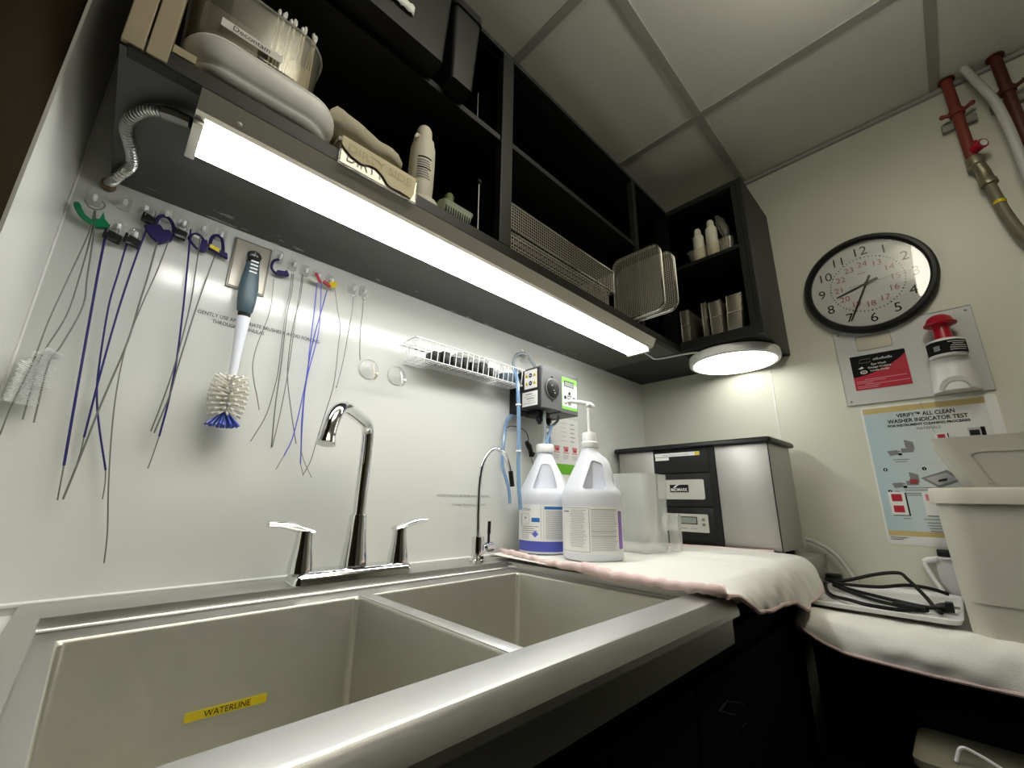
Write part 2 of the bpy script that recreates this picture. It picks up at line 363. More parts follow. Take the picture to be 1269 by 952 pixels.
def quadpatch(mb, org, xd, yd, a0, a1, b0, b1, off, mi=0, th=0.0004):
    xd = Vector(xd).normalized(); yd = Vector(yd).normalized(); nd = xd.cross(yd); o = Vector(org)
    mb.prism([(a0, b0), (a1, b0), (a1, b1), (a0, b1)], lambda a, b, d: o + xd * a + yd * b + nd * d, off, off + th, mi)
WIRES={
'green1': [(-0.0823, 1.4644), (-0.0805, 1.4247), (-0.0858, 1.3465), (-0.0908, 1.274), (-0.0926, 1.2108), (-0.0979, 1.1551), (-0.0995, 1.1117)],
'green2': [(-0.082, 1.4631), (-0.0781, 1.4259), (-0.0757, 1.3506), (-0.0763, 1.2888), (-0.0868, 1.2264), (-0.0864, 1.182), (-0.085, 1.1351)],
'green3': [(-0.0815, 1.4648), (-0.0756, 1.4272), (-0.0678, 1.3539), (-0.0633, 1.3193), (-0.0646, 1.2888), (-0.0722, 1.2424), (-0.0781, 1.2143), (-0.0741, 1.1322)],
'blueA': [(-0.0627, 1.4264), (-0.0589, 1.3713), (-0.054, 1.312), (-0.0438, 1.1882), (-0.0343, 1.0776)],
'blueAt': [(-0.0343, 1.0776), (-0.0326, 1.0548), (-0.0307, 1.0312)],
'blueB': [(-0.0376, 1.4284), (-0.0373, 1.3734), (-0.0369, 1.318), (-0.0284, 1.2236), (-0.0217, 1.179), (-0.01, 1.1338), (0.009, 1.0735)],
'blueBt': [(0.009, 1.0735), (0.0121, 1.0542), (0.0138, 1.0328)],
'blueC': [(-0.0193, 1.4742), (-0.0229, 1.4086), (-0.0253, 1.3221), (-0.0249, 1.2207), (-0.0227, 1.1182)],
'blueCt': [(-0.0227, 1.1182), (-0.0218, 1.0976), (-0.0221, 1.0795)],
'grayD': [(-0.003, 1.4483), (-0.0029, 1.3878), (-0.0042, 1.3295), (-0.0054, 1.2687), (-0.0153, 1.1643), (-0.0206, 1.092), (-0.0256, 1.0324)],
'grayE': [(0.0115, 1.4744), (0.0063, 1.3991), (-0.001, 1.3307), (-0.0057, 1.2606), (-0.0026, 1.1913), (0.0051, 1.1237), (0.0163, 1.052), (0.028, 0.9873), (0.0329, 0.9463)],
'blueF': [(0.0344, 1.4909), (0.0406, 1.4373), (0.0499, 1.3485), (0.0579, 1.2538), (0.0602, 1.182), (0.0591, 1.1286)],
'blueFt': [(0.0591, 1.1286), (0.0573, 1.102), (0.055, 1.0785)],
'grayG': [(0.0497, 1.4838), (0.0538, 1.4273), (0.0582, 1.3515), (0.0574, 1.2537), (0.0531, 1.1874), (0.0477, 1.1348)],
'grayH': [(0.0758, 1.4582), (0.071, 1.4027), (0.0661, 1.3391), (0.0614, 1.2435), (0.0598, 1.1953), (0.052, 1.1328)],
'ringJ': [(0.175, 1.4532), (0.1782, 1.3851), (0.1684, 1.316), (0.1667, 1.276), (0.1728, 1.2464), (0.1825, 1.2178), (0.1905, 1.1921)],
'k1': [(0.2043, 1.4761), (0.2066, 1.439), (0.2052, 1.3926), (0.2099, 1.2784), (0.2088, 1.2399), (0.2025, 1.1834), (0.1855, 1.1342)],
'k2': [(0.2071, 1.4773), (0.2095, 1.4401), (0.2083, 1.3868), (0.2129, 1.2872), (0.2149, 1.2083), (0.2201, 1.126)],
'k3': [(0.2233, 1.4841), (0.2238, 1.4365), (0.2243, 1.3798), (0.227, 1.2791), (0.2253, 1.1945), (0.2213, 1.1276)],
'k4': [(0.2251, 1.483), (0.2265, 1.4285), (0.2221, 1.3739), (0.2231, 1.3062), (0.2281, 1.2582), (0.2434, 1.1973), (0.2607, 1.1375)],
'm1': [(0.2536, 1.4758), (0.2561, 1.421), (0.2574, 1.3763), (0.2595, 1.3156), (0.2614, 1.2687), (0.2538, 1.1552), (0.243, 1.1133)],
'm1t': [(0.243, 1.1133), (0.2379, 1.1011), (0.2332, 1.0877)],
'm2': [(0.2614, 1.479), (0.267, 1.4248), (0.2705, 1.3624), (0.2619, 1.2654), (0.2642, 1.1846), (0.2712, 1.1247)],
'm2t': [(0.2712, 1.1247), (0.2819, 1.1011), (0.2972, 1.0762)],
'm3': [(0.2751, 1.4653), (0.2698, 1.4166), (0.2617, 1.3335), (0.2611, 1.2487), (0.2664, 1.1691), (0.2732, 1.1006)],
'm3t': [(0.2732, 1.1006), (0.2778, 1.0888), (0.2814, 1.0785)],
'n1': [(0.2891, 1.4765), (0.3023, 1.4277), (0.3123, 1.3896), (0.3135, 1.3476), (0.3147, 1.2645), (0.3033, 1.1901), (0.2965, 1.1474), (0.2911, 1.1094), (0.281, 1.0815)],
'o': [(0.3313, 1.469), (0.3325, 1.4284), (0.3311, 1.3954), (0.3269, 1.3149), (0.3204, 1.2587)],
'p': [(0.3543, 1.4735), (0.3558, 1.4362), (0.3559, 1.4031), (0.3601, 1.3509), (0.3635, 1.3293)],
}
HOOKS={
'A': (-0.0872, 1.4934), 'B': (-0.0537, 1.5036), 'C': (-0.0275, 1.5057), 'D': (-0.0014, 1.5104), 'E': (0.0235, 1.504), 'F': (0.0511, 1.5082), 'G': (0.0781, 1.51), 'H': (-0.0525, 1.4579), 'I': (-0.0309, 1.4536), 'P': (0.1334, 1.489), 'J': (0.1778, 1.5092), 'K': (0.2048, 1.5026), 'L': (0.229, 1.4998), 'M': (0.2541, 1.4969), 'N': (0.2816, 1.4965), 'O': (0.3321, 1.4985), 'Q': (0.3569, 1.4999), }
# ================================================================== the room
XR = 1.629; ZC = 2.279; XL = -0.114
struct(MB().box(-0.4, XR + 0.1, 0.0, 0.1, 0, ZC).build('wall_back', 'wall'))
struct(MB().box(XR, XR + 0.1, -2.7, 0.0, 0, ZC).build('wall_right', 'wall_matte'))
struct(MB().box(XL - 0.1, XL, -0.26, 0.0, 0, ZC).build('wall_left', 'wall'))
struct(MB().box(XL - 0.06, XL - 0.003, -2.7, -0.26, 0, ZC).build('door_1', 'dark_panel'))
struct(MB().box(-0.4, XR + 0.1, -2.8, -2.7, 0, ZC).build('wall_front', 'back_wall_dim'))
struct(MB().box(-0.4, XR + 0.1, -2.8, 0.1, -0.06, 0).build('floor', 'floor'))
struct(MB().box(-0.4, XR + 0.1, -2.8, 0.1, ZC, ZC + 0.05).build('ceiling', 'tile'))
g = MB()
for x in (0.082, 0.64, 1.198):
    g.box(x - 0.012, x + 0.012, -2.7, 0, ZC - 0.004, ZC + 0.001)
for y in (-0.504, -1.053, -1.602, -2.15):
    g.box(XL, XR, y - 0.012, y + 0.012, ZC - 0.0035, ZC + 0.001)
struct(g.build('trim_1', 'tbar', smooth=False))
struct(MB().box(XR - 0.012, XR, -2.7, 0, ZC - 0.016, ZC - 0.004).build('trim_2', 'tbar', smooth=False))
# thin joint between two wall panels above the washer
struct(MB().box(XR - 0.0015, XR + 0.001, -0.497, -0.493, 0.9, 1.535).build('trim_3', 'caulk', smooth=False))
struct(MB().tube([(XL, -0.0025, 0.9015), (0.3, -0.0025, 0.9015), (1.2, -0.0025, 0.9015)], 0.0032, 6).build('trim_4', 'caulk'))
struct(MB().box(XL, -0.0385, -0.26, 0.0, 0.87, 0.889).build('trim_5', 'caulk', smooth=False))
struct(MB().tube([(XL + .001, -.001, 0.89), (XL + .001, -.001, 2.2)], 0.0025, 6).build('trim_6', 'caulk'))

# ceiling troffer further back, above the person standing at the sink
t = thing('ceiling_light', 'lit linear fixture hanging under the ceiling behind the person at the sink', 'ceiling light', (0.50, -1.04, ZC))
MB().loft([rrect(0.12, 0.88, -1.12, -0.955, 0.03, ZC - 0.075), rrect(0.11, 0.89, -1.13, -0.945, 0.03, ZC - 0.085), rrect(0.11, 0.89, -1.13, -0.945, 0.03, ZC - 0.12), rrect(0.12, 0.88, -1.12, -0.955, 0.03, ZC - 0.13)]).build('lens', 'troffer', t)
for x in (0.25, 0.75): MB().tube([(x, -1.037, ZC - .0005), (x, -1.037, ZC - 0.0745)], .006, 10).build('stem', 'lampwhite', t)

# ================================================================== wall cabinets
ZB = 1.533; ZT = 2.09; YF = -0.306
wc = thing('wall_cabinet', 'long open black wall cabinet above the sink with light bar under it', 'cabinet', (0.6, 0, ZB))
X0 = -0.077; X1 = 1.339
MB().box(X0, X1, YF + .004, -0.0005, ZB, ZB + 0.012).build('bottom_panel', 'scuff', wc, smooth=False)
MB().box(X0 + .002, X1 + .28, YF + .02, -0.004, ZB + .0125, ZB + 0.02).build('cabinet_floor', 'cab_in', wc, smooth=False)
MB().box(X0, X1, YF + .02, -0.001, ZT - 0.016, ZT).build('top_panel', 'cab', wc, smooth=False)
MB().box(X0, X1 + .28, -0.008, -0.001, ZB + .0205, ZT - .017).build('back_panel', 'cab_in', wc, smooth=False)
MB().box(X0, X0 + 0.004, YF + .02, -0.009, ZB + .0125, ZT - .017).build('side_panel', 'brown', wc, smooth=False)
MB().box(X0 + .006, X1, YF, YF + 0.019, ZB - .0005, ZB + 0.024, bev=.0015).build('bottom_rail', 'cab', wc, smooth=False)
MB().box(X0, X1, YF, YF + 0.019, ZT - 0.012, ZT, bev=.0015).build('top_rail', 'cab', wc, smooth=False)
for nm, a, b, m in (('stile', 0.503, 0.537, 'cab'), ('stile', 1.088, 1.108, 'cab')):
    MB().box(a, b, YF, YF + 0.019, ZB + 0.0245, ZT - 0.0125, bev=.0012).build(nm, m, wc, smooth=False)
for a, b in ((X0, -0.0575), (-0.0555, -0.036)):
    MB().box(a, b, YF - .002, YF + 0.018, ZB + 0.003, ZT - 0.013, bev=.001).build('end_stile', 'beige', wc, smooth=False)
MB().box(-0.0345, -0.012, YF - .001, YF + .0185, ZB + .0245, ZB + .036).build('corner_block', 'beige', wc, smooth=False)
MB().box(-0.034, 0.502, YF + .004, -0.009, 1.818, 1.832).build('shelf', 'cab', wc, smooth=False)
MB().box(0.538, 1.087, YF + .004, -0.009, 1.824, 1.838).build('shelf', 'cab', wc, smooth=False)
MB().box(0.513, 0.527, YF + .02, -0.009, ZB + .0205, ZT - .017).build('divider', 'cab_in', wc, smooth=False)

MB().box(XR - .008, XR - .0008, YF + .002, -0.009, ZB + .0205, ZT - .017).build('end_panel', 'cab_in', wc, smooth=False)
MB().box(X1 + .0005, XR - .009, YF + .002, -0.001, ZT - .016, ZT).build('corner_top', 'cab', wc, smooth=False)
MB().box(X1 + .0005, XR - .0005, YF + .002, -0.0005, ZB, ZB + .012).build('corner_bottom', 'cab', wc, smooth=False)
wn = thing('wall_cabinet', 'short black wall cabinet wing on the right wall beside the clock', 'cabinet', (1.48, -0.43, ZB))
YW = -0.563
MB().box(1.343, XR - .0005, YW + .016, YF - .001, ZB, ZB + .012).build('bottom_panel', 'cab', wn, smooth=False)
MB().box(1.339, XR - .0005, YW, YW + .0155, ZB, ZT, bev=.001).build('side_panel', 'cab', wn, smooth=False)
MB().box(1.345, XR - .0005, YW + .016, YF - .001, ZT - .016, ZT).build('top_panel', 'cab', wn, smooth=False)
MB().box(XR - .008, XR - .0008, YW + .016, YF, ZB + .0125, ZT - .017).build('back_panel', 'cab_in', wn, smooth=False)
MB().box(1.339, 1.3425, YF, YF + .05, ZB + .033, ZT - .012).build('corner_panel', 'cab_in', wn, smooth=False)
MB().box(1.339, 1.357, YW + .016, YF - .001, ZB + .0005, ZB + .033, bev=.0015).build('bottom_rail', 'cab', wn, smooth=False)
MB().box(1.339, 1.357, YW + .016, YF - .001, ZT - .02, ZT, bev=.0015).build('top_rail', 'cab', wn, smooth=False)
MB().box(1.339, 1.355, YW + .016, YW + .034, ZB + .0335, ZT - .0205).build('stile', 'cab', wn, smooth=False)
MB().box(1.350, XR - .009, YW + .016, YF, 1.842, 1.855).build('shelf', 'cab', wn, smooth=False)
MB().box(1.358, XR - .009, YW + .016, YF, ZB + .0125, ZB + .033).build('cabinet_floor', 'cab_in', wn, smooth=False)

# light bar under the cabinet
lb = thing('light_bar', 'long lit aluminium light bar fixed under the black wall cabinet', 'light', (0.58, -.25, 1.5))
MB().prism([(-.306, 1.5325), (-.294, 1.508), (-.288, 1.505), (-.207, 1.505), (-.203, 1.509), (-.203, 1.5325)],
           lambda a, b, d: Vector((d, a, b)), 0.0, 1.17).build('housing', 'alu', lb, smooth=False)
MB().prism([(-.280, 1.5045), (-.279, 1.499), (-.274, 1.496), (-.217, 1.496), (-.212, 1.499), (-.211, 1.5045)],
           lambda a, b, d: Vector((d, a, b)), 0.012, 1.158).build('diffuser', 'led', lb, smooth=False)
e = MB(); e.box(0.0, .0115, -.284, -.207, 1.4945, 1.5045, bev=.0015); e.build('end_cap', 'alu', lb)
e = MB(); e.box(1.1585, 1.17, -.284, -.207, 1.4945, 1.5045, bev=.0015); e.build('end_cap', 'alu', lb)
MB().ball((0.045, -.2975, 1.5152), .0032, (1, .6, .8), n=10).build('screw', 'caulk', lb)

# round light
rl = thing('round_light', 'round lit ceiling-style disc light under the cabinet wing by the corner', 'light', (1.487, -.425, 1.5))
DC = (1.487, -.424, 1.5)
MB().lathe([(.128, .0325), (.139, .028), (.1405, .012), (.1385, .002), (.131, -.001), (.127, .001)], DC, n=56).build('rim', 'lampwhite', rl)
MB().lathe([(.1268, .0), (.1268, .003), (.125, -.0005), (.08, -.0025), (0, -.003)], (DC[0], DC[1], DC[2]), n=56, cap=False).build('diffuser', 'led2', rl)
cc = MB(); cc.tube(spline([(1.172, -.243, 1.515), (1.20, -.236, 1.510), (1.243, -.226, 1.526), (1.30, -.218, 1.530), (1.345, -.222, 1.530), (1.36, -.33, 1.529), (1.362, -.37, 1.520)], 6), .0035, 8)
tag(cc.build('lamp_cord', 'white'), 'white cord linking the light bar to the round light', 'cord')

# flexible conduit at the left end
cd = thing('flexible_conduit', 'ribbed silver flexible conduit looping to the left end of the light bar', 'conduit', (-.05, -.12, 1.52))
P = spline([(-.077, -.010, 1.522), (-.070, -.030, 1.524), (-.056, -.075, 1.524), (-.054, -.100, 1.524), (-.059, -.135, 1.524), (-.064, -.165, 1.524), (-.060, -.195, 1.524), (-.046, -.225, 1.523), (-.030, -.240, 1.522)], 22)
rs = [.0053 + (.0022 if i % 4 < 2 else 0) for i in range(len(P))]
MB().tube(P, rs, 10).build('armour', 'conduit', cd)
MB().tube([(-.030, -.240, 1.521), (-.016, -.246, 1.520), (-.002, -.25, 1.518)], [.009, .009, .008], 8).build('connector', 'strut', cd)
MB().tube([(-.078, -.0012, 1.5215), (-.077, -.012, 1.522)], [.010, .009], 12).build('wall_fitting', 'brown', cd)

# ================================================================== sink
ZR = 0.90
sk = thing('sink', 'large two-bowl stainless steel sink with stepped ledge around its bowls', 'sink', (0.36, -.3, 0.62))
SX0, SX1 = -0.038, 0.762; IX0, IX1 = -0.0135, 0.738
YB0, YB1 = -0.100, -0.543
r = MB()
r.box(SX0, SX1, YB0, -.0008, ZR - .014, ZR, bev=.0012)
r.box(SX0, IX0, YB1, YB0, ZR - .014, ZR, bev=.0012)
r.box(IX1, SX1, YB1, YB0, ZR - .014, ZR, bev=.0012)
r.build('rim', 'steel', sk)
prof = [(-.5431, .886), (-.5431, .8985), (-.5445, .90), (-.5865, .90), (-.5905, .8988), (-.5935, .896), (-.602, .880), (-.602, .872), (-.598, .870), (-.585, .870)]
MB().prism(prof, lambda a, b, d: Vector((d, a, b)), SX0, SX1)  .build('front_rim', 'front_steel', sk, angle=25)
MB().box(SX0, SX1 - .004, -.592, -.555, .832, .8695, bev=.001).build('apron', 'apron_steel', sk, smooth=False)
ZL = .884
bx = [(0.004, 0.350), (0.374, 0.722)]; by0, by1 = -.152, -.515
st = MB()
st.box(IX0, IX1, by0, YB0 - .0005, ZL - .003, ZL); st.box(IX0, IX1, YB1, by1, ZL - .003, ZL)
st.box(IX0, bx[0][0], by1, by0, ZL - .003, ZL); st.box(bx[1][1], IX1, by1, by0, ZL - .003, ZL)
# vertical faces of the step
st.box(IX0 - .002, IX0, YB1, YB0, ZL - .003, ZR - .0142); st.box(IX1, IX1 + .002, YB1, YB0, ZL - .003, ZR - .0142)
st.tube([(IX0, YB0 - .002, ZL + .002), (IX1, YB0 - .002, ZL + .002)], .0022, 6)
st.build('ledge', 'steel', sk)
MB().box(bx[0][1] + .0005, bx[1][0] - .0005, by1, by0, ZL - .004, ZL + .0015, bev=.0018).build('divider', 'steel', sk)
for a, b in bx:
    rings = [rrect(a, b, by1, by0, .0006, ZL), rrect(a + .0008, b - .0008, by1 + .0008, by0 - .0008, .003, ZL - .0008),
             rrect(a + .002, b - .002, by1 + .002, by0 - .002, .008, ZL - .004), rrect(a + .003, b - .003, by1 + .003, by0 - .003, .010, ZL - .2),
             rrect(a + .006, b - .006, by1 + .006, by0 - .006, .012, ZL - .222), rrect(a + .02, b - .02, by1 + .02, by0 - .02, .02, ZL - .228)]
    bw = MB(); bw.loft(rings, cap=False, capb=True)
    bo = bw.build('bowl', 'bowl', sk)
    MB().lathe([(.045, .0005), (.043, .003), (.03, .001), (.0, .0005)], ((a + b) / 2, -.33, ZL - .228), n=24).build('drain', 'chrome', bo)
# waterline label on the back wall of the left bowl
wl = tag(MB().prism([(.137, .769), (.229, .7675), (.2295, .7785), (.1375, .7795)], lambda a, b, d: Vector((a, d, b)), by0 - .0034, by0 - .0042).build('waterline_label', 'yellow', smooth=False),
         'yellow tape label reading WATERLINE inside the left sink bowl', 'label')
text('WATERLINE', wl, (.1835, by0 - .0043, .7703), (1, 0, -.012), (0, 0, 1), height=.0068, width=.052)

# ================================================================== faucets
FY = -.072
fa = thing('faucet', 'tall chrome kitchen faucet with two lever handles on a long base plate', 'faucet', (.375, FY, ZR))
bp_ = MB(); bp_.loft([rrect(.262, .488, FY - .029, FY + .029, .014, ZR + .0003), rrect(.263, .487, FY - .028, FY + .028, .014, ZR + .008), rrect(.268, .482, FY - .022, FY + .022, .012, ZR + .017), rrect(.274, .476, FY - .016, FY + .016, .010, ZR + .0195)])
bp_.build('base_plate', 'chrome', fa)
MB().lathe([(.024, .0), (.0235, .012), (.019, .045), (.0165, .075), (.0155, .088), (.0145, .0905)], (.372, FY, ZR + .0196), n=28).build('column', 'chrome', fa)
SP = [(.3725, FY, .9965), (.3735, FY, 1.08), (.374, FY, 1.150), (.371, FY - .003, 1.170), (.362, FY - .012, 1.181), (.336, FY - .036, 1.187), (.300, FY - .072, 1.191), (.280, FY - .092, 1.188), (.266, FY - .106, 1.177), (.257, FY - .114, 1.158), (.252, FY - .119, 1.138)]
sp = MB().tube(spline(SP, 6), .0118, 16).build('spout', 'chrome', fa)
MB().tube([(.252, FY - .119, 1.139), (.2505, FY - .1205, 1.132), (.249, FY - .122, 1.124), (.2485, FY - .1225, 1.121)], [.0125, .0128, .0148, .0152], 18).build('aerator', 'chrome', sp)
MB().lathe([(.0128, 0), (.0128, .003)], (.3725, FY, .9975), n=20).build('collar', 'chrome', sp)
def lever(x, s):
    h = MB().lathe([(.0205, 0), (.0195, .014), (.015, .04), (.0135, .056), (.0135, .066)], (x, FY, ZR + .0175), n=22).build('handle', 'chrome', fa)
    b = MB(); rings = []
    for dx, z, w, tk in ((-.013, .982, .0125, .004), (.006, .9865, .013, .008), (.022, .9915, .0115, .0075), (.040, .9955, .0095, .006), (.060, .9965, .0085, .0052)):
        cx = x + s * dx; cz = z
        rings.append([Vector((cx, FY + w * math.cos(a) * (1 if abs(math.cos(a)) < .9 else 1), cz + tk * math.sin(a))) for a in [2 * PI * k / 12 for k in range(12)]])
    b.loft(rings); b.build('lever', 'chrome', h)
lever(.279, -1); lever(.463, 1)

gf = thing('drinking_faucet', 'slim chrome gooseneck faucet standing right of the kitchen faucet', 'faucet', (.669, FY, ZR))
MB().lathe([(.019, 0), (.019, .006), (.0145, .0075), (.0145, .054), (.0135, .0565), (.006, .057)], (.669, FY, ZR + .0003), n=24).build('body', 'chrome', gf)
MB().tube(spline([(.668, FY, .957), (.667, FY, 1.03), (.669, FY, 1.085), (.678, FY, 1.128), (.695, FY, 1.154), (.716, FY, 1.165), (.740, FY, 1.161), (.760, FY, 1.143), (.772, FY, 1.115), (.779, FY, 1.078)], 6), .0052, 12).build('neck', 'chrome', gf)
MB().tube([(.7725, FY, 1.113), (.7795, FY, 1.074)], [.0062, .0062], 12).build('outlet', 'black', gf)
v = MB().tube([(.683, FY, .9305), (.6905, FY, .931), (.691, FY, .931), (.7125, FY, .932)], [.006, .006, .0115, .0115], 16).build('valve', 'chrome', gf)
MB().tube([(.703, FY, .9425), (.703, FY, .960), (.7035, FY, .962), (.704, FY, .990)], [.003, .003, .0042, .0042], 10).build('lever', 'black', v)
# ================================================================== counters
ct = thing('counter', 'gray steel counter right of the sink carrying the jugs and the washer', 'counter', (1.2, -.28, .8))
MB().box(.764, XR - .001, -.565, -.001, .868, .897, bev=.001).build('top', 'counter', ct, smooth=False)
MB().box(1.40, XR - .001, -.563, -.545, .801, .8675).build('end_panel', 'counter', ct, smooth=False)
bc = thing('base_cabinet', 'black base cabinet under the sink, almost lost in the dark', 'cabinet', (.6, -.3, 0))
MB().box(SX0, 1.298, -.535, -.02, .05, .6).build('carcass', 'cab_in', bc, smooth=False)
MB().box(SX0, 1.298, -.55, -.536, .0, .826).build('front', 'cab_in', bc, smooth=False)
MB().box(SX0, .66, -.566, -.551, .08, .79, bev=.002).build('door', 'cab_in', bc, smooth=False)
dd = MB().box(.664, 1.168, -.566, -.551, .08, .79, bev=.002).build('door', 'cab_in', bc, smooth=False)
hk = tag(MB().tube(spline([(.735, -.5665, .742), (.736, -.582, .742), (.742, -.588, .740), (.744, -.587, .722), (.742, -.583, .718)], 5), .0014, 8)
         .tube(spline([(.762, -.5665, .746), (.763, -.580, .749), (.771, -.588, .746), (.776, -.589, .736), (.776, -.588, .722), (.772, -.584, .717)], 5), .0014, 8)
         .tube([(.730, -.5672, .742), (.768, -.5672, .746)], .0018, 6).build('metal_hook', 'dgray'), 'small dull metal double hook on the dark cabinet door below the sink', 'hook')
lc = thing('counter', 'lower counter on the right wall covered by a white towel', 'counter', (1.4, -1.1, .77))
MB().box(1.172, XR - .001, -1.75, -.57, .772, .80, bev=.002).build('top', 'counter', lc, smooth=False)
MB().box(1.30, XR - .001, -1.75, -.57, .0, .7715).build('front', 'undergray', lc, smooth=False)
dr = MB().box(1.284, 1.299, -1.02, -.72, .60, .745, bev=.003).build('drawer', 'undergray', lc)
MB().tube(spline([(1.284, -.80, .71), (1.270, -.802, .708), (1.266, -.83, .703), (1.270, -.858, .70), (1.284, -.86, .698)], 4), .0045, 8).build('handle', 'dgray', dr)
MB().box(1.284, 1.299, -1.02, -.72, .30, .59, bev=.003).build('door', 'undergray', lc)
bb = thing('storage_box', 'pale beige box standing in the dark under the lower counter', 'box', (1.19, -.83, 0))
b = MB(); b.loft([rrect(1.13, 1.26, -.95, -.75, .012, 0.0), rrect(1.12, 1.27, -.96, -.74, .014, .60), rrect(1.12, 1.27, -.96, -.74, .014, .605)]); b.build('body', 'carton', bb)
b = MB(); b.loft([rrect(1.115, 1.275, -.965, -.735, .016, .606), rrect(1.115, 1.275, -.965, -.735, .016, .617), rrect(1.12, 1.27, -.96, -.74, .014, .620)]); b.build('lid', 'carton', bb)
tag(MB().tube(spline([(1.14, -.79, .624), (1.145, -.80, .645), (1.15, -.82, .640), (1.15, -.86, .624), (1.16, -.90, .6235), (1.18, -.93, .6235)], 6), .0028, 8).build('white_cable', 'white'), 'thin white cable lying on the beige box under the lower counter', 'cable')

# ================================================================== towel under the jugs
def towel_grid(nu, nv, f):
    vs = [f(i / nu, j / nv) for j in range(nv + 1) for i in range(nu + 1)]
    fs = [(j * (nu + 1) + i, j * (nu + 1) + i + 1, (j + 1) * (nu + 1) + i + 1, (j + 1) * (nu + 1) + i) for j in range(nv) for i in range(nu)]
    return vs, fs
def interp(tab, x):
    if x <= tab[0][0]: return tab[0][1:]
    for a, b in zip(tab, tab[1:]):
        if x <= b[0]:
            k = (x - a[0]) / (b[0] - a[0]); return tuple(p + (q - p) * k for p, q in zip(a[1:], b[1:]))
    return tab[-1][1:]
def solidify(o, t, off=0, sub=1):
    m = o.modifiers.new('thick', 'SOLIDIFY'); m.thickness = t; m.offset = off
    if sub:
        q = o.modifiers.new('soft', 'SUBSURF'); q.levels = sub; q.render_levels = sub
    return o
HEM = [(.0, .905, -.605), (.05, .902, -.607), (.12, .886, -.606), (.20, .866, -.604), (.32, .856, -.601), (.50, .852, -.600), (.60, .846, -.600), (.70, .822, -.600), (.78, .828, -.600), (.88, .832, -.602), (.95, .842, -.604), (1.0, .862, -.598)]
from mathutils import noise as mno
def fold(u, k): return mno.noise(Vector((u * 9 + k * 1.3, k * 1.1, 3.1))) + .5 * mno.noise(Vector((u * 21 - k * 2, k * 1.7, 7.7)))
def t1(u, v):
    lx = interp([(0, .745), (.3, .715), (.6, .705), (.85, .705), (1, .715)], v)[0]
    rx = interp([(0, 1.345), (.5, 1.352), (.85, 1.36), (1, 1.335)], v)[0]
    x = lx + (rx - lx) * u
    if v < .8:
        k = v / .8; y = -.03 - k * .525
        z = .9075 + .0012 * math.sin(u * 23 + v * 7) + .0018 * math.sin(u * 9 - v * 13) * k
        if k > .45 and u > .3: z += (k - .45) * .05 * max(0, fold(u, k)) * min(1, (u - .3) * 3)
        if u > .9: z += (u - .9) * .05 * k
    else:
        k = (v - .8) / .2; hz, hy = interp(HEM, u)
        zz = .9085 + .55 * .05 * max(0, fold(u, 1)) * max(0, min(1, (u - .3) * 3))
        c = math.sin(k * PI / 2)
        y = -.555 + (hy + .555) * c + .010 * fold(u, 1 + k) * k
        z = zz + (hz - zz) * (1 - math.cos(k * PI / 2)) ** .8
    return (x, y, max(z, .9005) if y > -.566 else z)
tw = thing('towel', 'white towel with pink hem spread under the jugs, hanging over the counter edge', 'towel', (1.05, -.3, .9))
vs, fs = towel_grid(70, 40, t1)
solidify(MB().add(vs, fs).build('cloth', 'towel', tw), .0028, 1, 1)
hp = [(.800, -.010, .914), (.775, -.055, .9155), (.755, -.110, .916), (.740, -.175, .915), (.722, -.24, .913), (.705, -.30, .916), (.694, -.36, .919), (.688, -.42, .914), (.686, -.48, .915), (.690, -.53, .914), (.700, -.575, .914), (.720, -.600, .911)]
hr = [.005, .0065, .007, .0065, .006, .008, .010, .0085, .007, .0075, .0085, .0095]
hs = spline(hp, 8); hrr = [hr[min(i // 8, 11)] * (1 + .16 * mno.noise(Vector((i * .45, 0, 0))) * 2) for i in range(len(hs))]
for i, q in enumerate(hs): q += Vector((.004 * mno.noise(Vector((i * .3, 5, 0))), 0, .004 * mno.noise(Vector((i * .4, 9, 0)))))
MB().tube(hs, hrr, 10).build('rolled_hem', 'pink', tw)
hm = [Vector(t1(u / 60, 1.0)) + Vector((0, -.001, 0)) for u in range(0, 61)]
MB().tube(hm, .0042, 8).build('front_hem', 'pink', tw)
MB().tube(spline([(1.30, -.17, .913), (1.335, -.25, .913), (1.35, -.34, .914), (1.355, -.42, .914), (1.357, -.5, .916)], 6), .0035, 8).build('back_hem', 'pink', tw)

# towel on the lower counter
def t2(u, v):
    y = -.578 - u * .80
    hemz = interp([(0, .79), (.05, .765), (.1, .752), (.25, .746), (1, .742)], u)[0]
    fo = mno.noise(Vector((u * 9, v * 3, 1.7))) + .6 * mno.noise(Vector((u * 22, v * 5, 4.2)))
    keep = max(0, min(1, (.40 - u) * 12))          # flat where the tote stands
    if v < .6:
        k = v / .6; x = 1.60 - k * .40; z = .8035 + .0008 * fo
        if k > .78: z += (k - .78) / .22 * (.010 + .016 * fo) * (keep if x > 1.213 else 1)
    else:
        k = (v - .6) / .4; zz = .8035 + (.010 + .016 * fo) * (1 if k > 0.02 else keep)
        x = 1.20 - .045 * math.sin(min(1, k * 1.3) * PI / 2) + .014 * fo * math.sin(k * PI)
        z = zz + (hemz - zz) * (k ** 1.4)
    return (x, y, max(z, .8025) if x > 1.17 and v < .62 else z)
tl = thing('towel', 'white towel draped over the front edge of the lower counter under the tote', 'towel', (1.35, -.95, .8))
vs, fs = towel_grid(80, 36, t2)
solidify(MB().add(vs, fs).build('cloth', 'towel', tl), .0026, 1, 1)
MB().tube([Vector(t2(u / 50, 1.0)) for u in range(51)], .0045, 8).build('hem', 'pink', tl)

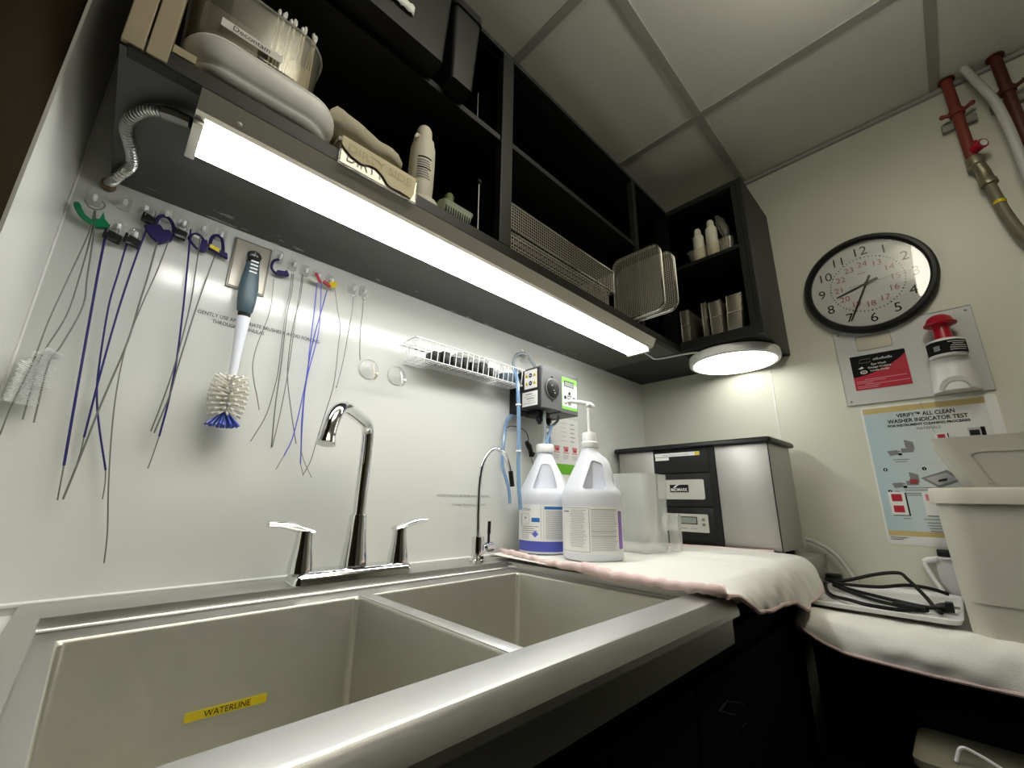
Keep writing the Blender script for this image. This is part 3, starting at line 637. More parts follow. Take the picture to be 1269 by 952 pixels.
# shallow white tray with the coiled cord
b = MB()
b.loft([rrect(1.262, 1.592, -.828, -.588, .02, .8165), rrect(1.257, 1.597, -.834, -.582, .024, .8165), rrect(1.249, 1.602, -.839, -.578, .028, .8265), rrect(1.252, 1.600, -.836, -.581, .026, .8275), rrect(1.262, 1.592, -.828, -.588, .02, .8195)])
tag(b.build('shallow_tray', 'white'), 'shallow white tray on the lower counter under the black cord', 'tray')
pc = thing('coiled_cable', 'loosely coiled black power cord with plug lying on the white tray', 'cord', (1.4, -.7, .82))
loops = [[(1.545, -.572, .838), (1.50, -.592, .842), (1.49, -.625, .846), (1.50, -.69, .868), (1.50, -.735, .877), (1.482, -.752, .866), (1.44, -.778, .84), (1.37, -.796, .8255), (1.31, -.806, .828)],
         [(1.49, -.588, .840), (1.48, -.625, .838), (1.50, -.69, .838), (1.53, -.742, .846), (1.55, -.785, .842), (1.563, -.815, .832)],
         [(1.505, -.580, .842), (1.47, -.62, .8315), (1.42, -.69, .8275), (1.365, -.775, .8265), (1.362, -.80, .829)],
         [(1.47, -.582, .836), (1.40, -.598, .8265), (1.345, -.622, .8255), (1.29, -.66, .831), (1.275, -.69, .829), (1.288, -.74, .8255), (1.318, -.772, .8255)],
         [(1.47, -.60, .833), (1.42, -.65, .8265), (1.36, -.70, .8265), (1.335, -.733, .827)]]
c = MB()
for L_ in loops: c.tube(spline(L_, 6), .0042, 8)
c.build('cable', 'rubber', pc)
MB().tube([(1.337, -.731, .8285), (1.332, -.742, .829), (1.322, -.778, .829), (1.318, -.786, .829)], [.005, .0082, .0082, .0055], 10).build('connector', 'rubber', pc)
pg = MB(); pg.tube([(1.362, -.798, .8295), (1.363, -.806, .830), (1.364, -.815, .831)], [.006, .0095, .0105], 10); pg.box(1.352, 1.378, -.826, -.813, .8235, .8425, bev=.002)
pgo = pg.build('plug', 'black', pc)
MB().tube([(1.358, -.826, .833), (1.358, -.835, .833)], .0018, 6).tube([(1.371, -.826, .833), (1.371, -.835, .833)], .0018, 6).build('pin', 'strut', pgo)

# ================================================================== beige totes
tb = thing('tote', 'big beige plastic tote with rolled rim standing on the lower counter', 'tote', (1.42, -1.05, .81))
BX0, BX1, BY0, BY1 = 1.222, 1.585, -1.30, -.848
rg = []
for z, g_, rr in ((.8085, .0, .03), (.812, .002, .032), (.868, .0045, .034), (.8685, .0075, .036), (1.046, .0165, .04)):
    rg.append(rrect(BX0 - g_, BX1 + g_ * .6, BY0 - g_, BY1 + g_ * .5, rr, z, 6))
inn = []
for z, g_, rr in ((1.046, .0125, .036), (.83, .002, .03)):
    inn.append(rrect(BX0 - g_ + .003, BX1 + g_ * .6 - .003, BY0 - g_ + .003, BY1 + g_ * .5 - .003, rr, z, 6))
b = MB(); b.loft(rg + inn); b.build('body', 'bin', tb)
rim = [rrect(BX0 - .0165, BX1 + .010, BY0 - .0165, BY1 + .008, .04, 1.0465, 6), rrect(BX0 - .026, BX1 + .018, BY0 - .026, BY1 + .016, .046, 1.0465, 6), rrect(BX0 - .026, BX1 + .018, BY0 - .026, BY1 + .016, .046, 1.070, 6), rrect(BX0 - .022, BX1 + .015, BY0 - .022, BY1 + .013, .044, 1.0765, 6), rrect(BX0 - .0135, BX1 + .008, BY0 - .0135, BY1 + .006, .036, 1.075, 6)]
b = MB(); b.loft(rim, cap=False); b.loft([rim[-1], rim[0]], cap=False); b.build('rim', 'bin', tb)
nb = thing('tote', 'darker beige tote nested upright inside the big rimmed tote', 'tote', (1.42, -1.08, .9))
rg = []
for z, x0, y1 in ((.92, 1.262, -.948), (1.078, 1.2375, -.8915), (1.172, 1.2225, -.8575), (1.176, 1.2215, -.8565)):
    rg.append(rrect(x0, 2.80 - x0, -1.275 - (z - .92) * .05, y1, .022, z, 6))
rgi = [rrect(1.2255, 1.5745, -1.283, -.8605, .02, 1.176, 6), rrect(1.266, 1.532, -1.27, -.952, .02, .924, 6)]
nbo = MB(); nbo.loft(rg + rgi); nbo.build('body', 'bin', nb)
pn = MB()
def nface(y, z, d):   # the leaning side of the nested tote
    return Vector((1.2375 - (z - 1.078) * .1596 - d, y, z))
out = [(-.920, 1.085), (-.9035, 1.130), (-.902, 1.139), (-.906, 1.146), (-.915, 1.149), (-1.22, 1.149), (-1.22, 1.085)]
ins = [(-.926, 1.085), (-.9085, 1.131), (-.907, 1.138), (-.910, 1.142), (-.917, 1.1445), (-1.215, 1.1445), (-1.215, 1.085)]
n_ = len(out)
vs = [nface(a, b, .0003) for a, b in out] + [nface(a, b, .0016) for a, b in out] + [nface(a, b, .0016) for a, b in ins] + [nface(a, b, .0003) for a, b in ins]
fs = []
for k in range(3):
    for j in range(n_ - 1): fs.append((k * n_ + j, k * n_ + j + 1, (k + 1) * n_ + j + 1, (k + 1) * n_ + j))
pn.add(vs, fs); pn.build('raised_border', 'bin', nb)

# ================================================================== instrument washer
wa = thing('instrument_washer', 'boxy stainless washer with black control column and black lid by the corner', 'washer', (1.45, -.27, .9))
F0 = Vector((1.365, -.519, 0)); U = Vector((.034, .9994, 0)).normalized(); V = Vector((U.y, -U.x, 0))
def wp(a, d, z): return F0 + U * a + V * d + Vector((0, 0, z))   # a: along the front from its right end, d: depth
def wbox(a0, a1, d0, d1, z0, z1, bev=0):
    m = MB().box(a0, a1, d0, d1, z0, z1, bev=bev); m.v = [wp(v.x, v.y, v.z) for v in m.v]; return m
WLn = .497; WD = .205
wbox(0, .150, 0, WD, .914, 1.212, .002).build('right_panel', 'steel_v', wa)
wbox(.1505, .357, .004, WD, .914, 1.212).build('core', 'dgray', wa, smooth=False)
wbox(.3575, WLn, 0, WD, .914, 1.212, .002).build('left_panel', 'steel_v', wa)
wbox(-.002, .0, -.0008, .002, .914, 1.212).build('edge_seam', 'black', wa, smooth=False)
wbox(.1505, .170, -.003, .0035, .914, 1.212).build('side_strip', 'black', wa, smooth=False)
wbox(.1705, .357, -.003, .0035, 1.134, 1.212, .001).build('upper_panel', 'dgray', wa)
wbox(.1705, .357, -.003, .0035, 1.028, 1.131, .001).build('middle_panel', 'dgray', wa)
wbox(.1705, .357, -.003, .0035, .914, 1.025, .001).build('lower_panel', 'black', wa)
def wfr(a, z, d): return wp(a, -d, z)
def wplate(a0, a1, z0, z1, r_, d0, d1):
    ring = [(p.x, p.y) for p in rrect(a0, a1, z0, z1, r_, 0, 3)]
    m = MB(); m.prism(ring, wfr, d0, d1); return m
lp = wplate(.190, .345, 1.050, 1.112, .006, .0032, .0062).build('logo_plate', 'alu', wa)
lg = wplate(.240, .303, 1.072, 1.096, .001, .0064, .0070).build('logo', 'ink', lp)
text('MIDMARK', lg, wp(.2715, -.0071, 1.0755), -U, (0, 0, 1), width=.056, height=.010, m='paper', bold=.012)
sw = MB(); sw.prism([(.292, 1.087), (.282, 1.094), (.270, 1.0985), (.263, 1.099), (.274, 1.0945), (.284, 1.087)], wfr, .0071, .0076); sw.build('swoosh', 'paper', lg)
dp = wplate(.188, .340, .952, 1.006, .004, .0032, .0058).build('display_plate', 'alu', wa)
ld = wplate(.222, .318, .975, .998, .001, .0059, .0063).build('screen_frame', 'ink', dp)
wplate(.225, .315, .9775, .9955, .001, .0064, .0067).build('screen', 'lcd', ld)
for q, z in ((.203, .990), (.203, .975)):
    MB().lathe([(.0048, 0), (.0048, .0006), (.0035, .0006), (.0035, 0)], wp(q, -.0058, z), -V, n=16).build('button', 'inkgray', dp)
for q0, q1 in ((.225, .245), (.255, .292), (.300, .318)):
    wplate(q0, q1, .9605, .9650, .001, .0059, .0062).build('print_line', 'inklight', dp)
wplate(.326, .335, .986, .990, .0005, .0059, .0062).build('print_line', 'inklight', dp)
ll = wplate(.195, .350, 1.188, 1.200, .0005, .0032, .0036).build('instruction_label', 'paper', wa)
text('1 Pump Medizyme to 1 Gallon', ll, wp(.278, -.0037, 1.1915), -U, (0, 0, 1), width=.095, height=.0042, m='inkgray')
wplate(.196, .210, 1.1885, 1.1995, .0005, .0038, .0042).build('yellow_tab', 'yellow', ll)
wplate(.300, .349, 1.1765, 1.1865, .0005, .0032, .0036).build('small_label', 'paper', wa)
ldm = MB(); ldm.loft([rrect(-.010, WLn + .012, -.012, WD + .010, .012, 1.2125), rrect(-.014, WLn + .016, -.016, WD + .014, .014, 1.2145), rrect(-.014, WLn + .016, -.016, WD + .014, .014, 1.222), rrect(-.010, WLn + .012, -.012, WD + .010, .012, 1.2275), rrect(.0, WLn, 0, WD, .01, 1.2290)])
ldm.v = [wp(v.x, v.y, v.z) for v in ldm.v]; ldm.build('lid', 'black', wa)
for a in (.03, .46):
    for d in (.03, .17): MB().lathe([(.012, 0), (.012, .0165)], wp(a, d, .8975), n=12).build('foot', 'black', wa)

# clear container in front of the washer
cn = thing('clear_container', 'tall milky clear plastic container on the towel beside the jugs', 'container', (1.11, -.25, .91))
K0 = Vector((1.235, -.272, 0)); KU = Vector((-.55, .62, 0)).normalized()
b = MB(); b.loft([rrect(1.045, 1.157, -.30, -.17, .018, .912), rrect(1.040, 1.162, -.305, -.165, .02, .92), rrect(1.035, 1.167, -.31, -.16, .02, 1.108), rrect(1.035, 1.167, -.31, -.16, .02, 1.115)])
b.build('body', 'clear2', cn)
b = MB(); b.loft([rrect(1.150, 1.171, -.334, -.306, .004, .912), rrect(1.149, 1.172, -.336, -.306, .004, 1.010)]); b.build('handle', 'clear2', cn)

# ================================================================== jugs
def patch(cx, cy, r, a0, a1, z0, z1, n=14, th=.0005):
    m = MB(); rings = []
    for k in range(n + 1):
        a = math.radians(a0 + (a1 - a0) * k / n); d = Vector((math.cos(a), math.sin(a), 0)); c = Vector((cx, cy, 0))
        rings.append([c + d * r + Vector((0, 0, z0)), c + d * r + Vector((0, 0, z1)), c + d * (r + th) + Vector((0, 0, z1)), c + d * (r + th) + Vector((0, 0, z0))])
    m.loft(rings); return m
def jug(cx, cy, zb, R_, face, label, hole_da, sq=.0, hoff=0):
    j = thing('jug', label, 'jug', (cx, cy, zb))
    H = .262
    f = math.radians(face)
    def ring(z, rx, ry, e=2.4, shift=0.0):
        out = []
        for k in range(40):
            a = 2 * PI * k / 40; ca, sa = math.cos(a), math.sin(a)
            px = rx * abs(ca) ** (2 / e) * (1 if ca >= 0 else -1) + shift; py = ry * abs(sa) ** (2 / e) * (1 if sa >= 0 else -1)
            # local x runs along the handle plane (sideways seen from the face), y towards the face
            X = Vector((-math.sin(f), math.cos(f), 0)); Y = Vector((math.cos(f), math.sin(f), 0))
            out.append(Vector((cx, cy, zb + z)) + X * px + Y * py)
        return out
    R = R_
    prof_old = [(0, .93, .93, 0), (.004, .985, .985, 0), (.012, 1, 1, 0), (.120, 1, 1, 0), (.124, 1.012, 1.012, 0), (.140, 1.012, 1.012, 0), (.150, .985, .98, 0),
            (.162, .93, .90, 0), (.180, .83, .78, hoff * .1), (.200, .715, .66, hoff * .25), (.220, .60, .535, hoff * .5), (.236, .47, .42, hoff * .75), (.246, .34, .33, hoff), (.250, .30, .30, hoff), (.256, .29, .29, hoff)]
    prof = [(0, .93, .93, .93), (.004, .985, .985, .985), (.012, 1, 1, 1), (.120, 1, 1, 1), (.124, 1.015, 1.015, 1.015), (.142, 1.015, 1.015, 1.015), (.150, .985, .99, .985),
            (.156, .95, .94, .95), (.162, .90, .86, .90), (.180, .775, .80, .77), (.200, .635, .74, .63), (.218, .505, .67, .50), (.230, .425, .57, .42), (.240, .36, .40, .35), (.246, .32, .32, .32), (.250, .30, .30, .30), (.256, .29, .29, .29)]
    m = MB(); m.loft([ring(z, R * (l + q) / 2, R * b, 2.0, R * (q - l) / 2) for z, l, q, b in (prof if hole_da else [(z, l, l, b) for z, l, q, b in prof])])
    body = m.build('body', 'jug', j, angle=60)
    # the handle opening
    X = Vector((-math.sin(f), math.cos(f), 0)); Y = Vector((math.cos(f), math.sin(f), 0)); C0 = Vector((cx, cy, zb))
    cut = MB(); pts = []
    tri = [(-.034, .158), (.033, .158), (.017, .222), (-.009, .226)] if hole_da == 0 else [(-.032, .156), (.024, .156), (.020, .216), (-.006, .226)]
    # rounded outline
    rr = []
    nT = len(tri)
    for i in range(nT):
        p = Vector(tri[i]); a = Vector(tri[i - 1]); b = Vector(tri[(i + 1) % nT])
        r_ = min(.009, (a - p).length * .42, (b - p).length * .42); d1 = (a - p).normalized() * r_; d2 = (b - p).normalized() * r_
        for k in range(5):
            t_ = k / 4; rr.append((p + d1) * (1 - t_) ** 2 + p * 2 * t_ * (1 - t_) + (p + d2) * t_ ** 2)
    cut.prism([(q.x, q.y) for q in rr], lambda a, b, d: C0 + X * (a + hole_da) + Y * d + Vector((0, 0, b)), .030, .12)
    co = cut.build('cut', 'jug')
    md = body.modifiers.new('opening', 'BOOLEAN'); md.object = co; md.operation = 'DIFFERENCE'; md.solver = 'EXACT'
    dg = bpy.context.evaluated_depsgraph_get()
    nm = bpy.data.meshes.new_from_object(body.evaluated_get(dg)); body.modifiers.clear()
    body.data = nm
    nm.polygons.foreach_set('use_smooth', [True] * len(nm.polygons)); nm.set_sharp_from_angle(angle=math.radians(45))
    bpy.data.objects.remove(co)
    neck = MB().lathe([(.30 * R, 0), (.30 * R, .003)], C0 + X * (R * hoff) + Vector((0, 0, .2555)), n=24)
    return j, C0 + X * (R * hoff), X, Y
J1 = (.884, -.093); J1Z = .9115; R1 = .0705
F1 = 222
j1, n1, X_, Y_ = jug(J1[0], J1[1], J1Z, R1, F1, 'white jug with blue liquid at its bottom, tubes running into its neck', 0, hoff=0)
MB().lathe([(.0235, 0), (.0245, .002), (.0245, .020), (.0225, .023), (.0, .0232)], n1 + Vector((0, 0, .2565)), n=30).build('cap', 'white', j1)
patch(J1[0], J1[1], R1 * 1.003, F1 - 75, F1 + 75, J1Z + .006, J1Z + .030, 24).build('liquid_level', 'fluid', j1)
lab = patch(J1[0], J1[1], R1 * 1.003, F1 - 72, F1 + 72, J1Z + .031, J1Z + .118, 24, .0004).build('label', 'paper', j1)
RP = R1 * 1.003 + .00045
def lp_(j, cx, cy, r, a0, a1, z0, z1, m, nm='print_block', par=None): return patch(cx, cy, r, a0, a1, z0, z1, 8, .0003).build(nm, m, par)
# seen from the camera, larger angles lie to the right on the jug
L1 = lambda a0, a1, z0, z1, m: lp_(j1, J1[0], J1[1], RP, F1 + a0, F1 + a1, J1Z + z0, J1Z + z1, m, 'print_block', lab)
L1(-2, 58, .107, .114, 'blueprint')
L1(-30, -12, .076, .086, 'blueprint')
for k in range(21): L1(0, 56 - random.random() * 8, .102 - k * .0033, .1036 - k * .0033, 'inklight')
for k in range(4): L1(-58, -14 - random.random() * 12, .064 - k * .005, .0655 - k * .005, 'inkgray')
for k in range(3): L1(-58, -36, .044 - k * .004, .0455 - k * .004, 'inklight')
L1(-60, -57.8, .066, .096, 'inkgray'); L1(-10, -9, .034, .116, 'inklight'); L1(-4, -3.2, .034, .116, 'inklight')
L1(-36, -35.2, .070, .096, 'inklight'); L1(-57, -36, .070, .0708, 'inklight'); L1(-57, -36, .0955, .0963, 'inklight'); L1(-48, -44, .084, .087, 'ink')
MB().prism([(-.009, 0), (0, -.008), (.009, 0), (0, .008)], lambda a, b, d: Vector((J1[0], J1[1], J1Z + .047 + b)) + (Vector((math.cos(math.radians(F1 - 22 + a * 800)), math.sin(math.radians(F1 - 22 + a * 800)), 0)) * d), RP, RP + .0004).build('emblem', 'lilac', lab)
dth = math.radians(F1 - 42); dY = Vector((math.cos(dth), math.sin(dth), 0)); dX = Vector((-dY.y, dY.x, 0))
text('EmPower', lab, Vector((J1[0], J1[1], J1Z + .103)) + dY * (RP + .0015), dX, (0, 0, 1), width=.030, height=.008, m='inkgray')

J2 = (.873, -.252); J2Z = .9115; R2 = .0705; F2 = 218
j2, n2, X_, Y_ = jug(J2[0], J2[1], J2Z, R2, F2, 'white jug with a long white pump and purple edged label, nearest the sink', .008, hoff=0)
pmp = MB().lathe([(.0215, 0), (.0225, .002), (.0225, .013), (.0175, .016), (.0175, .036), (.016, .039), (.006, .0395)], n2 + Vector((0, 0, .2565)), n=28).build('pump_collar', 'white', j2)
top = n2 + Vector((0, 0, .295))
MB().tube([top, top + Vector((0, 0, .070))], .0042, 10).build('pump_stem', 'white', pmp)
nd = Vector((-.80, .60, 0)).normalized()
tp = top + Vector((0, 0, .072))
nz = MB(); nz.tube(spline([tp - nd * .016 + Vector((0, 0, -.012)), tp - nd * .011 + Vector((0, 0, -.002)), tp + Vector((0, 0, .003)), tp + nd * .020 + Vector((0, 0, .006)), tp + nd * .050 + Vector((0, 0, .008)), tp + nd * .060 + Vector((0, 0, .003))], 6), [.0040] * 3 + [.0062] * 8 + [.0055] * 9 + [.004] * 6, 10)
nz.ball(tp, .0085, (1, 1, .8)); nz.build('pump_nozzle', 'white', pmp)
lab2 = patch(J2[0], J2[1], R2 * 1.003, F2 - 78, F2 + 70, J2Z + .016, J2Z + .118, 26, .0004).build('label', 'paper', j2)
RP2 = R2 * 1.003 + .00045
L2 = lambda a0, a1, z0, z1, m: patch(J2[0], J2[1], RP2, F2 + a0, F2 + a1, J2Z + z0, J2Z + z1, 8, .0003).build('print_block', m, lab2)
L2(52, 66, .026, .108, 'violet'); L2(53, 64, .092, .105, 'inkgray')
L2(-8.5, -7.7, .020, .114, 'inkgray'); L2(-74, -8, .020, .0207, 'inkgray'); L2(-74, -8, .1133, .114, 'inkgray')
for k in range(25): L2(-5, 48 - random.random() * 7, .110 - k * .0036, .1115 - k * .0036, 'inklight' if k not in (0, 13, 16) else 'inkgray')
for k in range(22): L2(-48 + random.random() * 4, -12 - random.random() * 9, .108 - k * .0037, .1093 - k * .0037, 'inklight')
L2(-66, -50, .104, .107, 'inkgray')
# ================================================================== things on the back wall
def hook(k, label):
    x, z = HOOKS[k]
    t = thing('adhesive_hook', label, 'hook', (x, 0, z), 'clear adhesive hooks on the back wall')
    b = MB(); b.prism([(q.x, q.y) for q in rrect(x - .0085, x + .0085, z - .015, z + .012, .005, 0, 3)], lambda a, c, d: Vector((a, d, c)), -.0006, -.0028)
    b.build('base', 'hookclear', t)
    MB().tube(spline([(x + .001, -.003, z + .002), (x + .001, -.006, z - .002), (x + .001, -.012, z - .0085), (x + .001, -.016, z - .008), (x + .001, -.0175, z - .002)], 4), [.0026] * 17, 8).build('peg', 'white', t)
    return t
for k, l in (('A', 'clear hook at the left end of the row, holding the green clip'), ('B', 'empty clear hook beside the green clip'),
             ('C', 'clear hook holding the upper black binder clip'), ('D', 'clear hook inside the big purple lock clip'),
             ('E', 'clear hook between the two larger purple clips'), ('F', 'clear hook inside the purple clip with the pale blank tab'),
             ('G', 'clear hook holding the purple clip with yellow label'), ('H', 'clear hook holding the lower left binder clip under the empty hook'),
             ('I', 'clear hook holding the lower right binder clip'), ('J', 'clear hook holding the lone open purple clip right of the metal plate'),
             ('K', 'clear hook with two plain grey wires, right of the lone purple clip'), ('L', 'clear hook with two grey wires, left of the coloured tags'),
             ('M', 'clear hook behind the pale yellow and red tag'), ('N', 'clear hook behind the bright yellow and red tag'),
             ('O', 'left one of the two clear hooks at the right end of the row'), ('Q', 'rightmost clear hook of the row, above the suction cups')):
    hook(k, l)

yo = [-.0105]
def wire(k, name, label, r=.0009, m='wire', tail=None, group='thin wire brushes hanging on the back wall', bristles=None, y=None):
    yy = y if y is not None else yo[0]; yo[0] -= .0007
    if yo[0] < -.0175: yo[0] = -.0105
    pts = [Vector((a, yy, b)) for a, b in WIRES[k]]
    t = thing(name, label, 'brush', pts[0], group)
    MB().tube(spline(pts, 6), r, 6).build('shaft', m, t)
    if tail:
        tp_ = [Vector((a, yy, b)) for a, b in WIRES[tail]]
        MB().tube(spline(tp_, 4), r * .55, 6).build('tip', 'wire', t)
    if bristles:
        a0, a1, rad, ln = bristles
        S = spline(pts, 30); b = MB(); n = len(S)
        for i in range(int(a0 * n), int(a1 * n)):
            for q in range(9):
                an = q * 2 * PI / 9 + i * .8 + random.random() * .3; T = (S[min(i + 1, n - 1)] - S[max(i - 1, 0)]).normalized()
                u = T.orthogonal().normalized(); w = T.cross(u)
                dv = (u * math.cos(an) + w * math.sin(an)) * rad * (.85 + .3 * random.random())
                if S[i].y + dv.y > -.001: dv.y = -.001 - S[i].y
                p = S[i]; b.tube([p, p + dv], .00042, 3, cap=False)
        b.build('bristles', 'bristle_w', t, smooth=False)
    return t
wire('green1', 'wire_brush', 'longest steel wire brush on the green clip, ending at the photo edge', .001, bristles=(.66, .83, .011, 0), y=-.017)
wire('green2', 'wire_brush', 'middle steel wire brush of the three on the green clip', .001, bristles=(.66, .93, .010, 0), y=-.0135)
wire('green3', 'wire_brush', 'right steel wire brush of the three on the green clip, with a bend', .0011, bristles=(.76, .92, .011, 0), y=-.0155)
wire('blueA', 'tube_brush', 'straight dark blue tube brush under the lower left binder clip', .0017, 'blue', 'blueAt', 'blue sleeved tube brushes')
wire('blueB', 'tube_brush', 'dark blue tube brush curving right at its foot, under the lower right binder clip', .0013, 'blue', 'blueBt', 'blue sleeved tube brushes')
wire('blueC', 'tube_brush', 'dark blue tube brush under the upper binder clip, crossing its neighbour', .0014, 'blue', 'blueCt', 'blue sleeved tube brushes')
wire('grayD', 'wire_brush', 'stiff grey wire slanting down left from the big purple lock', .0013)
wire('grayE', 'wire_brush', 'longest thin grey wire from the big purple lock, almost reaching the sink', .0009)
wire('blueF', 'tube_brush', 'dark blue tube brush hanging at the clip with the pale blank tab', .0014, 'blue', 'blueFt', 'blue sleeved tube brushes')
wire('grayG', 'wire_brush', 'grey wire from the purple clip with the blank tab, crossing the blue tube', .001)
wire('grayH', 'wire_brush', 'grey wire from the purple clip with the yellow label', .0011)
wire('ringJ', 'wire_brush', 'fine grey wire hanging from the lone open purple clip', .0008)
wire('k1', 'wire_brush', 'grey wire swinging out left at its foot, right of the bottle brush', .0008)
wire('k2', 'wire_brush', 'straight grey wire beside the one swinging left, on the same hook', .001)
wire('k3', 'wire_brush', 'grey wire curving back left, on the hook left of the coloured tags', .0008)
wire('k4', 'wire_brush', 'grey wire ending to the right, on the hook left of the coloured tags', .0009)
wire('m1', 'tube_brush', 'lilac blue tube brush crossing to the left under the coloured tags', .0011, 'lilac', 'm1t', 'blue sleeved tube brushes')
wire('m2', 'tube_brush', 'lilac blue tube brush crossing to the right under the coloured tags', .0011, 'lilac', 'm2t', 'blue sleeved tube brushes')
wire('m3', 'tube_brush', 'straight lilac blue tube brush in the middle under the coloured tags', .0011, 'royal', 'm3t', 'blue sleeved tube brushes')
wire('n1', 'wire_brush', 'long wavy grey wire from the bright yellow tag to behind the faucet tip', .0008)
wire('o', 'wire_brush', 'grey looped wire with a thick brush end, left of the two by the suction cups', .001, bristles=(.55, .99, .0022, 0))
wire('p', 'wire_brush', 'short grey looped wire hanging on the rightmost hook', .001)
for k, (x, z) in (('o', HOOKS['O']), ('p', HOOKS['Q'])): pass

def frX(y0): return lambda a, b, d: Vector((a, y0 + d, b))
# green clip
gc = thing('wire_holder', 'green plastic clip with a curved arm on the leftmost hook', 'clip', (-.08, 0, 1.45))
MB().tube(spline([(-.1028, -.012, 1.4690), (-.0985, -.014, 1.459), (-.0915, -.015, 1.4495), (-.0825, -.0155, 1.4445), (-.078, -.0155, 1.4455)], 5), [.0035] + [.0042] * 20, 8).build('arm', 'green', gc)
MB().prism([(-.0805, 1.4520), (-.0745, 1.4535), (-.0725, 1.4680), (-.0690, 1.4570), (-.0610, 1.4490), (-.0640, 1.4440), (-.0800, 1.4385)], frX(-.012), -.004, .003).build('body', 'green', gc)
MB().tube(spline([(-.0955, -.012, 1.478), (-.090, -.013, 1.470), (-.0820, -.014, 1.468), (-.0755, -.014, 1.473), (-.0735, -.013, 1.481), (-.078, -.012, 1.4865)], 6), .0011, 6).build('ring', 'inkgray', gc)
# binder clips
def binder(x0, x1, z0, z1, label):
    t = thing('binder_clip', label, 'clip', ((x0 + x1) / 2, 0, min(z0, z1) - .005), 'black binder clips on the back wall')
    b = MB()
    b.prism([(x0, z0 - .0055), (x0 + .001, z0 + .0062), (x1, z1 + .0055), (x1 - .001, z1 - .0062)], frX(-.011), -.007, .006)
    b.build('body', 'black', t, smooth=False)
    xm = (x0 + x1) / 2; zm = (z0 + z1) / 2
    MB().tube(spline([(xm - .006, -.0185, zm + .002), (xm - .005, -.017, zm + .014), (xm, -.015, zm + .021), (xm + .005, -.017, zm + .014), (xm + .006, -.0185, zm + .002)], 5), .0008, 6).build('wire_arm', 'chrome', t)
    MB().box(xm - .007, xm + .007, -.0188, -.0182, zm - .0085, zm - .0055).build('lip', 'chrome', t, smooth=False)
binder(-.0664, -.0452, 1.4357, 1.4315, 'lower left black binder clip, holding the straight blue tube')
binder(-.043, -.0214, 1.4396, 1.4330, 'lower right black binder clip, beside the straight blue tube')
binder(-.0300, -.0105, 1.4865, 1.4810, 'upper black binder clip just under the cabinet')
binder(.0135, .0320, 1.4790, 1.4760, 'black binder clip squeezed between the two larger purple clips')
# purple lock clips
def lock(label, shack, body, r=.0028, m='purple', label_patch=None, tab=None, mir=False):
    xs = [p[0] for p in body]; zs = [p[1] for p in body]
    t = thing('lock_clip', label, 'clip', (sum(xs) / len(xs), 0, min(zs)), 'purple lock shaped clips')
    MB().tube(spline([(a, -.0125, b) for a, b in shack], 5), r, 8).build('shackle', m, t)
    b = MB().prism(body, frX(-.0125), -.0042, .0042).build('body', m, t, smooth=False)
    if label_patch: MB().prism(label_patch, frX(-.0125), -.0050, -.0044).build('label', 'yellow', t, smooth=False)
    if tab: MB().prism(tab, frX(-.0125), -.0050, -.0044).build('tab', 'paper', t, smooth=False)
lock('biggest purple lock clip, hanging on the fourth hook', [(-.0105, 1.4690), (-.0110, 1.484), (-.0085, 1.4960), (-.0010, 1.5000), (.0070, 1.4950), (.0125, 1.484), (.0140, 1.4690)],
     [(-.0240, 1.4700), (-.0060, 1.4800), (.0005, 1.4730), (.0075, 1.4760), (.0155, 1.4660), (.0135, 1.4590), (-.0005, 1.4460), (-.0140, 1.4560)])
lock('purple clip with a pale blank tab, second from the big one', [(.0580, 1.4620), (.0575, 1.4780), (.0500, 1.4870), (.0430, 1.4880), (.0375, 1.4820), (.0360, 1.4740), (.0450, 1.4640), (.0530, 1.4590)],
     [(.0525, 1.4790), (.0600, 1.4820), (.0635, 1.4720), (.0615, 1.4590), (.0530, 1.4580)], r=.0022, tab=[(.039, 1.4795), (.0415, 1.4835), (.049, 1.4815), (.0495, 1.4785)])
lock('purple clip with a bright yellow label, next to the metal plate', [(.0665, 1.4720), (.0655, 1.4860), (.0680, 1.4960), (.0736, 1.5000), (.0800, 1.4970), (.0835, 1.4880), (.0865, 1.4740)],
     [(.0640, 1.4690), (.0640, 1.4760), (.0820, 1.4720), (.0930, 1.4700), (.0950, 1.4610), (.0800, 1.4640)], r=.0026, label_patch=[(.0655, 1.4700), (.0655, 1.4765), (.0810, 1.4725), (.0810, 1.4655)])
lock('lone open purple clip just right of the metal plate', [(.1770, 1.4650), (.1705, 1.4690), (.1668, 1.4760), (.1675, 1.4870), (.1725, 1.4940), (.1775, 1.4955)],
     [(.1765, 1.4635), (.1770, 1.4715), (.1900, 1.4745), (.1935, 1.4790), (.1995, 1.4690), (.1960, 1.4665)], r=.0024)
# coloured tags
tg = thing('wire_tag', 'pale yellow and red tag above the lilac tubes', 'tag', (.25, 0, 1.475), 'coloured tags on the tube hooks')
MB().prism([(.2350, 1.4760), (.2400, 1.4840), (.2520, 1.4830), (.2545, 1.4755), (.2480, 1.4725)], frX(-.016), -.001, .001).build('yellow_tab', 'mint', tg, smooth=False)
MB().tube(spline([(.2470, -.018, 1.4930), (.2510, -.019, 1.4870), (.2545, -.019, 1.4810), (.2600, -.0185, 1.4760)], 4), [.0030] * 13, 6).build('red_band', 'redp', tg)
tg = thing('wire_tag', 'bright yellow and red tag above the wavy grey wire', 'tag', (.28, 0, 1.475), 'coloured tags on the tube hooks')
MB().prism([(.2770, 1.4850), (.2850, 1.4920), (.2925, 1.4890), (.2925, 1.4780), (.2850, 1.4740), (.2760, 1.4780)], frX(-.016), -.0015, .0015).build('yellow_tab', 'yellow', tg, smooth=False)
